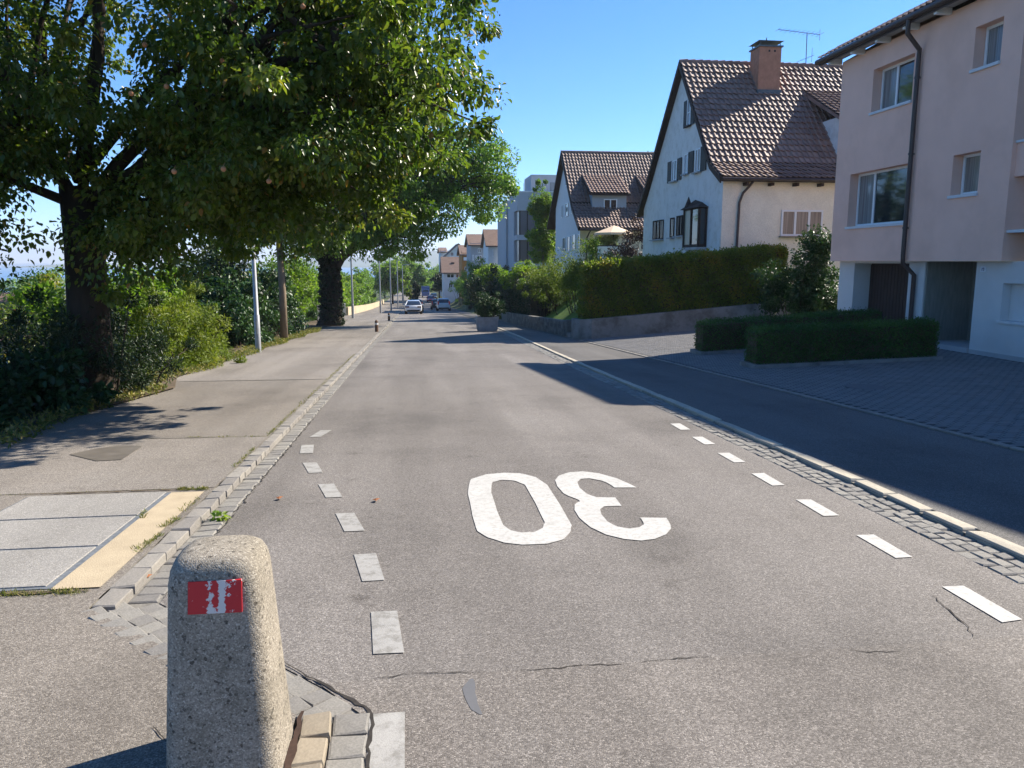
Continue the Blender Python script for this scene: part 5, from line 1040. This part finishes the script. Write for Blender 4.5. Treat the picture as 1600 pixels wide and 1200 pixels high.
# ------------------------------------------------------------------ cars
def car(name, label, x, y, heading, paintc, kind='sedan', tail=None, group='cars on the road'):
    root = thing(name, label, 'car', (0, 0, 0), group); P_ = paint(name+'_paint', paintc)
    Ls, Wd, Ht = dict(sedan=(4.6, 1.82, 1.43), hatch=(4.1, 1.76, 1.52), suv=(4.3, 1.82, 1.62))[kind]; hw = Wd/2; belt = Ht*.64
    # body stations from the rear (y=0) to the front
    if kind == 'sedan': st = [(0, .90, .30, .80), (.12, .97, .24, .93), (.9, 1., .22, .95), (2.2, 1., .22, .93), (3.3, 1., .22, .90), (4.2, .95, .24, .76), (4.5, .88, .30, .66), (4.6, .78, .36, .56)]
    else: st = [(0, .90, .32, belt*.92), (.10, .97, .26, belt), (.8, 1., .23, belt), (2.1, 1., .23, belt*.98), (3.0, 1., .23, belt*.95), (Ls-.4, .95, .25, belt*.80), (Ls-.1, .88, .30, belt*.68), (Ls, .8, .36, belt*.58)]
    mb = MB(); rings = []
    for (yy, w, zb, zt) in st:
        w *= hw; zm = zb+(zt-zb)*.55
        half = [(w*.80, zb), (w*.97, zb+.10), (w, zm), (w*.98, zt-.10), (w*.90, zt)]; rings.append([(a, yy, b) for a, b in half]+[(-a, yy, b) for a, b in reversed(half)])
    mb.loft(rings); body = obj('body', mb, P_, root, smooth=True)
    if kind == 'sedan': gs = [(.55, .90, .93, .95), (1.15, .72, .93, Ht-.06), (1.5, .70, .93, Ht), (2.5, .70, .92, Ht-.01), (2.75, .72, .92, Ht-.06), (3.45, .88, .90, .93)]
    else: gs = [(.12, .90, belt-.02, belt+.02), (.38, .74, belt-.02, Ht-.10), (.6, .72, belt-.02, Ht), (2.1, .72, belt-.03, Ht-.02), (2.35, .74, belt-.03, Ht-.08), (3.05, .88, belt*.95-.02, belt*.96)]
    mb = MB(); rings = [[(hw*.93, yy, zb), (hw*w, yy, zt-.03), (hw*w*.9, yy, zt), (-hw*w*.9, yy, zt), (-hw*w, yy, zt-.03), (-hw*.93, yy, zb)] for (yy, w, zb, zt) in gs]; mb.loft(rings); gh_ = obj('greenhouse', mb, m_cglass, root, smooth=True)
    mb = MB(); i0, i1 = 1, 4; rings = [[(hw*gs[i][1]*1.01, gs[i][0], gs[i][3]-.035), (hw*gs[i][1]*.92, gs[i][0], gs[i][3]+.012), (-hw*gs[i][1]*.92, gs[i][0], gs[i][3]+.012), (-hw*gs[i][1]*1.01, gs[i][0], gs[i][3]-.035)] for i in range(i0, i1+1)]; mb.loft(rings); obj('roof_panel', mb, P_, root, smooth=True)
    for (ia, ib) in ((0, 1), (5, 4)):
        for sg in (-1, 1):
            a, b = gs[ia], gs[ib]; mb = MB(); mb.tube([(sg*hw*.92, a[0], a[2]), (sg*hw*b[1]*.98, b[0], b[3]-.02)], .045, 6); obj('pillar', mb, P_, gh_)
    for (yy) in (.78, Ls-.82):
        for sg in (-1, 1):
            mb = MB(); xx = sg*(hw-.10); R_ = .32
            rings = [[(xx+dx*sg, yy+rr*math.cos(2*math.pi*k/20), .32+rr*math.sin(2*math.pi*k/20)) for k in range(20)] for dx, rr in ((-.10, .26), (-.10, R_), (.10, R_), (.11, .22), (.07, .2))]
            mb.loft(rings); wh = obj('wheel', mb, m_tyre, root, smooth=True)
            mb = MB(); mb.tube([(xx+.07*sg, yy, .32), (xx+.10*sg, yy, .32)], .205, 14); obj('rim', mb, m_rim, wh)
            mb = MB(); mb.tube([(sg*(hw-.25), yy, .34), (sg*(hw-.004), yy, .34)], .37, 18); obj('wheel_arch', mb, m_black, body)
    zt_ = .80 if kind == 'sedan' else belt*.93
    for sg in (-1, 1):
        mb = MB()
        if kind == 'sedan': mb.obox(((sg*hw*.70, -.012, .76), (1, 0, 0), (0, 1, 0), (0, 0, 1)), -.22, .19, -.02, .10, -.08, .07)
        else: mb.obox(((sg*hw*.80, -.012, belt+.02), (1, 0, 0), (0, 1, 0), (0, 0, 1)), -.10, .10, -.02, .12, -.24, .22)
        obj('tail_lamp', mb, tail or m_tail, root, bevel=.015)
        mb = MB(); mb.obox(((sg*hw*.66, Ls-.10, belt*.70), (1, 0, 0), (0, 1, 0), (0, 0, 1)), -.17, .14, -.05, .085, -.08, .07); obj('head_lamp', mb, m_head, root, bevel=.015)
        mb = MB(); mb.obox(((sg*(hw+.07), 2.95 if kind == 'sedan' else 2.55, belt+.04), (1, 0, 0), (0, 1, 0), (0, 0, 1)), -.10, .10, -.04, .06, -.06, .09); obj('mirror', mb, P_, root, bevel=.02)
    mb = MB(); mb.obox(((0, -.02, .38), (1, 0, 0), (0, 1, 0), (0, 0, 1)), -hw*.72, hw*.72, 0, .05, -.10, .06); obj('bumper_insert', mb, m_black, root)
    mb = MB(); mb.obox(((0, -.02, .62 if kind == 'sedan' else .66), (1, 0, 0), (0, 1, 0), (0, 0, 1)), -.25, .25, -.006, .02, -.055, .055); obj('number_plate', mb, m_plate, root)
    mb = MB(); mb.obox(((0, Ls-.02, .45), (1, 0, 0), (0, 1, 0), (0, 0, 1)), -hw*.62, hw*.62, -.03, .035, -.10, .10); obj('grille', mb, m_black, root)
    s_ = float((zr(y+Ls)-zr(y))/Ls); root.location = (x, y, float(zr(y))+.006); root.rotation_euler = (math.atan(s_), 0, 0)
    if heading < 0: root.location = (x, y+Ls, float(zr(y+Ls))+.006); root.rotation_euler = (-math.atan(s_), 0, math.pi)
    OFF[root] = np.array(root.location); return root
def cx(px, py_, Y): return float(atY(px, py_, Y)[0])
car('parked_car', 'white saloon seen from behind, parked by the left kerb', cx(646, 480, 81.6), 81.6, 1, (.72, .73, .75), 'sedan', m_taild)
car('parked_car', 'dark blue-green car parked just beyond the white saloon', cx(650, 475, 91.5), 91.5, 1, (.02, .05, .06), 'hatch')
car('driving_car', 'white compact car with tall red tail lamps driving downhill', cx(693.5, 480, 101.), 101., 1, (.70, .70, .70), 'suv')
car('driving_car', 'dark car just ahead of the white compact car', cx(683, 478, 112.), 112., 1, (.012, .014, .018), 'hatch')
car('driving_car', 'bright red car coming uphill', cx(673, 465, 176.), 176., -1, (.75, .015, .02), 'hatch')
car('driving_car', 'dark car standing beyond the blue van near the far houses', cx(678, 460, 205.), 205., -1, (.015, .018, .025), 'suv')
xv, yv = cx(665, 455, 225.), 225.; zv = float(zr(yv))
root = thing('delivery_van', 'blue box van at the far end of the street', 'van', (xv, yv, zv)); mb = MB(); mb.box(xv-1.15, xv+1.15, yv+1.9, yv+7, zv+.5, zv+3.2); obj('cargo_box', mb, paint('van_blue', (.05, .10, .24)), root, bevel=.06)
mb = MB(); mb.loft([[(xv-w, yv+a, zv+b) for w, b in ((1.0, .45), (1.0, t), (-1.0, t), (-1.0, .45))] for a, t in ((0, 1.3), (.15, 1.5), (.7, 2.35), (1.88, 2.45))]); cb_ = obj('cab', mb, paint('van_cab_blue', (.04, .08, .2)), root)
mb = MB(); mb.add([(xv-.85, yv+.16, zv+1.55), (xv+.85, yv+.16, zv+1.55), (xv+.8, yv+.66, zv+2.3), (xv-.8, yv+.66, zv+2.3)], [(0, 1, 2, 3)]); obj('windscreen', mb, m_cglass, cb_)
for a in (1.0, 5.6):
    for sg in (-1, 1): mb = MB(); mb.tube([(xv+sg*.75, yv+a, zv+.42), (xv+sg*1.04, yv+a, zv+.42)], .42, 16); obj('wheel', mb, m_tyre, root)
# ------------------------------------------------------------------ left side: trees and bushes
def g1(x, y): return float(zr(y))
T1 = (-4.98, 12.6)
tr1, C1, R1 = tree('broadleaf_tree', 'large dark broadleaf tree with round fruits overhanging the left pavement', (T1[0], T1[1], -.65), [(T1[0]-.05, T1[1], -.75), (T1[0]-.02, T1[1], -.4), (T1[0], T1[1], .6), (T1[0]+.03, T1[1], 1.8), (T1[0]+.02, T1[1], 2.7)], [.42, .34, .30, .28, .27],
     [((-4.2, 12.0, 7.3), (4.9, 4.8, 4.2), 1.5), ((-1.25, 11.2, 5.0), (2.3, 3.2, 2.5), .55), ((-7.4, 12.3, 3.9), (2.6, 2.6, 2.3), .30), ((-3.3, 11.7, 3.3), (1.9, 2.0, .85), .20), ((-1.4, 11.2, 3.1), (1.7, 2.4, .8), .22), ((-.15, 11.2, 4.2), (1.25, 2.2, 1.5), .24), ((-6.2, 10.9, 2.6), (1.2, 1.2, .8), .09), ((-3.95, 12.6, 2.1), (.55, .5, .7), .035), ((-5.3, 11.7, 3.2), (1.3, .8, .9), .10), ((-6.7, 11.8, 2.2), (1.3, 1.0, .9), .12), ((-3.9, 12.0, 1.95), (.8, .8, .65), .07), ((-8.0, 11.5, 1.9), (1.4, 1.0, .8), .13), ((-5.9, 11.2, 1.9), (.8, .6, .6), .05), ((-1.0, 13.9, 4.7), (2.2, 2.0, 2.0), .30), ((-6.0, 10.8, 6.3), (3.4, 2.2, 3.4), .55), ((-2.5, 11.4, 2.55), (1.3, 1.5, .55), .10), ((-2.7, 12.3, 2.25), (1.5, 1.3, .55), .13), ((-.9, 12.0, 2.6), (1.1, 1.1, .5), .06), ((-8.5, 12, 2.6), (1.8, 1.5, 1.1), .10)], 1250, (.28, .62), 165, .080, lm_tree1, m_bark, nlimb=9, nleafobj=300, shell=.5, flat=.6, jitter=.45, lf=.30)
lb = MB(); limb_tubes(lb, (T1[0]+.05, T1[1], 2.2), [atY(235, 200, 12.6), atY(420, 130, 12.4), atY(560, 140, 12.2)], .15, n=8); obj('limb', lb, m_bark, tr1, smooth='full')
m_fruit = M('fruit_skin', (.42, .20, .10), .6, .2, 20)
for (px, py, Y) in ((205, 146, 9.5), (226, 70, 9.8), (272, 268, 9.2), (349, 264, 9.0), (347, 95, 9.6), (473, 10, 9.4), (265, 25, 10.), (420, 283, 9.4), (664, 132, 10.2), (590, 65, 10.), (130, 55, 10.), (260, 135, 9.6)):
    p = atY(px, py, Y); mb = MB(); mb.sphere(p, .030, 10, 8); mb.tube([p+np.array([0, 0, .025]), p+np.array([.01, .03, .07])], .003, 4); obj('fruit', mb, m_fruit, tr1, smooth='full')
T2 = (-4.85, 46.5); b2 = g1(0, 46.5)
tr2, C2, R2 = tree('maple_tree', 'big maple with thick ivy-clad trunk spreading across the road', (T2[0], T2[1], b2), [(T2[0]-.1, T2[1], b2-.1), (T2[0], T2[1], b2+.5), (T2[0]+.05, T2[1], b2+2.2), (T2[0]+.15, T2[1], b2+4.0)], [.85, .66, .56, .48],
     [((-4.5, 46.5, 8.8), (7.5, 7., 5.2), 1.), ((1.7, 46, 5.9), (3.6, 3.6, 3.0), .60), ((3.7, 46, 7.0), (2.1, 2.2, 2.1), .18), ((-1.5, 45.5, 3.6), (3.4, 3, 1.5), .26), ((-8, 46, 4.6), (3, 3, 2), .2), ((-4.6, 45.2, 3.1), (3.2, 1.8, 1.1), .22)], 300, (.75, 1.45), 320, .17, lm_tree2, m_bark, six=False, nlimb=14, shell=.62, flat=.7, tp=.30, lf=.7)
lb = MB(); limb_tubes(lb, (T2[0]+.1, T2[1], b2+3.2), [(-1.5, 46, 6.4), (1.5, 46, 7.4), (-8.5, 46.5, 6.), (-4, 46, 9)], .36, n=8); obj('limb', lb, m_bark, tr2, smooth='full')
P, A, N, v = lump_leaves(np.array([[T2[0]+.58*math.cos(t)*(1-.07*h), T2[1]+.58*math.sin(t)*(1-.07*h), b2+h] for t in np.linspace(0, 6.28, 14) for h in np.linspace(.3, 3.8, 9)]), np.full(126, .20), 80, .5, .3, 1.)
leaves('ivy', P, A, N, np.full(len(P), .12), np.full(len(P), .10), v*.35, lm_dark, tr2, False, kind='stuff')
T3 = (float(atY(441, 465, 30.)[0]), 30.)
tree('young_tree', 'slender pale-trunked tree in front of the ivy-clad maple', (T3[0], T3[1], g1(0, 30)), [(T3[0], 30, g1(0, 30)-.1), (T3[0]+.02, 30, .6), (T3[0]-.03, 30, 2.6)], [.15, .13, .11], [((T3[0]+.2, 30, 4.4), (2.7, 2.4, 2.5), 1.), ((T3[0]+1.2, 29.5, 3.0), (1.7, 1.4, 1.0), .3), ((T3[0]-2.3, 30, 3.2), (1.6, 1.4, 1.3), .4)], 150, (.35, .65), 140, .14, lm_tree1, m_bark2, nlimb=7)
def lb_(name, lab, x, y, z, rad, nl, lr, per, ls, mat, extra=(), **kw):
    return bush(name, lab, (x, y, g1(x, y)-.03), [((x, y, z), rad, 1.)]+list(extra), nl, lr, per, ls, mat, **kw)
lb_('laurel_bush', 'dark shaded broad-leaved bush beneath the left edge of the big tree', -6.05, 9.7, .0, (1.15, 1.7, .75), 140, (.2, .36), 120, .10, lm_laurel, extra=[((-7.4, 10.5, .25), (1.5, 2., .8), .8), ((-5.3, 10.9, -.1), (.75, 1.2, .55), .4)])
lb_('yew_bush', 'dark needle-leaved bush spreading at the foot of the big trunk', -4.95, 12.3, .12, (.85, 1.5, .85), 110, (.18, .34), 170, .075, lm_dark, extra=[((-5.8, 13.6, .35), (1.3, 1.6, .95), .7), ((-4.75, 14.0, .05), (.7, 1.2, .75), .5)], asp=.22, droop=-.1)
lb_('conifer_bush', 'bright yellow-green feathery conifer bush beside the pavement', -5.45, 18.4, -.05, (1.0, 1.8, .9), 110, (.2, .4), 200, .085, lm_yellow, asp=.2, droop=-.1, extra=[((-5.2, 18.9, -.7), (.95, 2.2, .3), .3)])
lb_('mixed_bush', 'tall green bush behind the yellow-green conifer', -7.3, 19.5, .4, (1.4, 2.4, 1.3), 90, (.3, .5), 130, .11, lm_fresh)
lb_('cherry_laurel', 'glossy green laurel bush just beyond the lamp post', -5.95, 27.0, -.25, (1.25, 2.9, 1.15), 130, (.25, .45), 150, .12, lm_laurel)
lb_('cherry_laurel', 'glossy green laurel bush under the slender pale trunk', -6.2, 34.5, -.5, (1.5, 3.6, 1.3), 110, (.3, .5), 130, .13, lm_laurel)
lb_('mixed_bush', 'broad fresh green bush behind the laurels', -9.2, 38., .3, (2.2, 5, 1.7), 110, (.4, .7), 130, .16, lm_fresh, six=False)
lb_('mixed_bush', 'light green bush to the left of the ivy-clad trunk', -8.2, 52., .1, (1.9, 5, 2.3), 110, (.4, .7), 120, .18, lm_fresh, six=False)
for i, (y, x, rz_, mt, lab) in enumerate([(66., -8.6, 2.2, lm_fresh, 'light green bush behind the metal railing'), (80., -8.8, 2.3, lm_fresh, 'light green bush at the near end of the sandy wall'), (96., -9., 2.6, lm_tree2, 'green bush behind the middle of the sandy wall'), (116., -9.4, 3.0, lm_fresh, 'tall fresh green bush above the sandy wall'), (140., -9.8, 3.4, lm_tree2, 'tall green bush at the far end of the sandy wall'), (168., -10., 3.8, lm_tree2, 'high leafy bush downhill past the sandy wall')]):
    lb_('roadside_bush', lab, x, y, float(zr(y))+rz_*.85, (2.2, 8+y*.03, rz_), 100, (.55, .95), 100, .2+y*.0008, mt, six=False)
# low ground cover along the pavement's left edge
n = 9000; t = rng.random(n); yy = 8.5+t*32; xx = -4.62-.12*np.sin(yy*1.3)-np.abs(rng.normal(size=n))*.30+np.where(yy < 14, .25, 0)
P = np.stack([xx, yy, zr(yy)+.06+.10*rng.random(n)], 1); o = leaves('ground_cover', P, rdir(n)+np.array([0, 0, .4]), rdir(n)+np.array([0, 0, .8]), .05+.04*rng.random(n), .02+.015*rng.random(n), rng.random(n), lm_grass, None, True, kind='stuff'); o['label'] = 'low green weeds along the edge of the left pavement'
# soil beside the pavement under the bushes
strip('planting_bed', np.arange(-6, 60, 1.), lambda Y: -7.2, lambda Y: np.interp(Y, [-6, 9, 14, 16, 60], [-4.7, -4.75, -4.2, -4.75, -4.9]), .072, m_soil, kind='structure')
# distant left: garden trees, houses towards the lake
def ft(name, lab, px, py_top, Y, r, h, mat, nl=60, per=100, ls=.2, con=False, bark=m_bark):
    p = atY(px, py_top, Y); x = float(p[0]); zt = float(p[2]); zb = min(gz(x, Y), zt-h)
    parts = [((x, Y, zt-h*.42), (r, r, h*.42), 1.)] if not con else [((x, Y, zt-h*.25), (r*.5, r*.5, h*.25), .5), ((x, Y, zt-h*.6), (r, r, h*.32), 1.)]
    tree(name, lab, (x, Y, zb), [(x, Y, zb-.1), (x, Y, zt-h*.5)], [.22, .12], parts, nl, (r*.22, r*.36), per, ls, mat, bark, six=False, nlimb=6)
ft('garden_tree', 'rounded conifer below the street in front of the lake', 58, 424, 46., 2.4, 5.5, lm_tree2, 70, 120, .16)
ft('garden_tree', 'bronze-tinged shrub tree behind the dark laurel', 75, 450, 24., 1.7, 3.4, lm_beech, 60, 130, .12)
ft('garden_tree', 'small distant tree by the lake left of the conifer', 8, 445, 70., 2.5, 5., lm_dark, 40, 90, .25)
ft('garden_tree', 'dark evergreen tree between the big trunk and the lamp post', 335, 368, 32., 2.3, 6., lm_dark, 90, 130, .13)
ft('garden_tree', 'slim light tree standing against the lake', 255, 428, 38., .7, 3., lm_olive, 24, 80, .12)
ft('garden_tree', 'olive-brown bush tree right of the big trunk', 285, 432, 27., .9, 2.6, lm_beech, 34, 120, .11)
for (px, py_, Y, wd, lab) in ((10, 462, 42., 9., 'brown-roofed house below the street seen beside the big tree'), (215, 455, 62., 10., 'distant brown roof below the street right of the big trunk')):
    p = atY(px, py_, Y); x = float(p[0]); z = float(p[2])
    r_, rf = far_house(lab, x-wd/2, x+wd/2, Y, Y+8, z-5, z-2.0, z, m_housew, m_roofB, [('n', x-2, x-.6, z-4.2, z-3), ('n', x+1, x+2.4, z-4.2, z-3)], 'lakeside_house')
    mb = MB(); mb.box(x+1.0, x+1.8, Y+2.4, Y+3.2, z-1.0, z+.35); obj('chimney', mb, m_housew, r_)
# far end of the street
for i, (px, pt, Y, r, h, mt, lab) in enumerate([(628, 398, 190., 4.5, 10., lm_tree2, 'leafy street tree arching at the far left of the road'), (612, 405, 160., 3.2, 8., lm_fresh, 'light green tree over the far lamp posts'), (650, 414, 250., 5., 9., lm_tree2, 'distant tree left of the road end'), (668, 421, 300., 6., 9., lm_tree2, 'distant tree closing the end of the street'), (685, 420, 340., 7., 10., lm_tree2, 'hazy tree beyond the end of the street'), (640, 418, 330., 8., 10., lm_fresh, 'hazy pale tree far down the left side'), (600, 412, 230., 6., 10., lm_tree2, 'broad distant tree behind the hedgerow')]):
    ft('street_tree', lab, px, pt, Y, r, h, mt, 60, 90, .35+.0012*Y)
ft('dark_conifer', 'dark conifer in front of the far pale house', 686, 424, 168., 1.5, 5., lm_dark, 50, 90, .3)
ft('column_conifer', 'narrow dark column-shaped conifer standing by the left kerb', 649, 437, 128., .62, 4.4, lm_dark, 60, 120, .16)
ft('planter_bush', 'tawny bush beside the column-shaped conifer', 641, 449, 132., .8, 2.2, lm_beech, 30, 90, .16)
# a wooded shore far off
n = 26000; ang = rng.random(n); Xs = -900+2400*ang; Ys = 900+300*rng.random(n); P = np.stack([Xs, Ys, -32+rng.random(n)*(6+6*np.sin(Xs/60.)**2)], 1)
o = leaves('shore_wood', P, rdir(n), rdir(n), 3+3*rng.random(n), 2+2*rng.random(n), rng.random(n), lm_tree2, None, False, kind='stuff'); o['label'] = 'distant wood along the lake shore'
# ------------------------------------------------------------------ air
mb = MB(); mb.box(-12700, 12700, -1300, 12700, -37.5, 170); hz = obj('haze', mb, None, kind='stuff'); hz.data.materials.clear()
mh = bpy.data.materials.new('haze_air'); mh.use_nodes = True; nt = mh.node_tree; nt.nodes.remove(nt.nodes['Principled BSDF'])
pv = nt.nodes.new('ShaderNodeVolumePrincipled'); pv.inputs['Density'].default_value = 2.0e-4; pv.inputs['Color'].default_value = (.80, .88, 1, 1); pv.inputs['Anisotropy'].default_value = .2
nt.links.new(pv.outputs[0], nt.nodes['Material Output'].inputs['Volume']); hz.data.materials.append(mh)
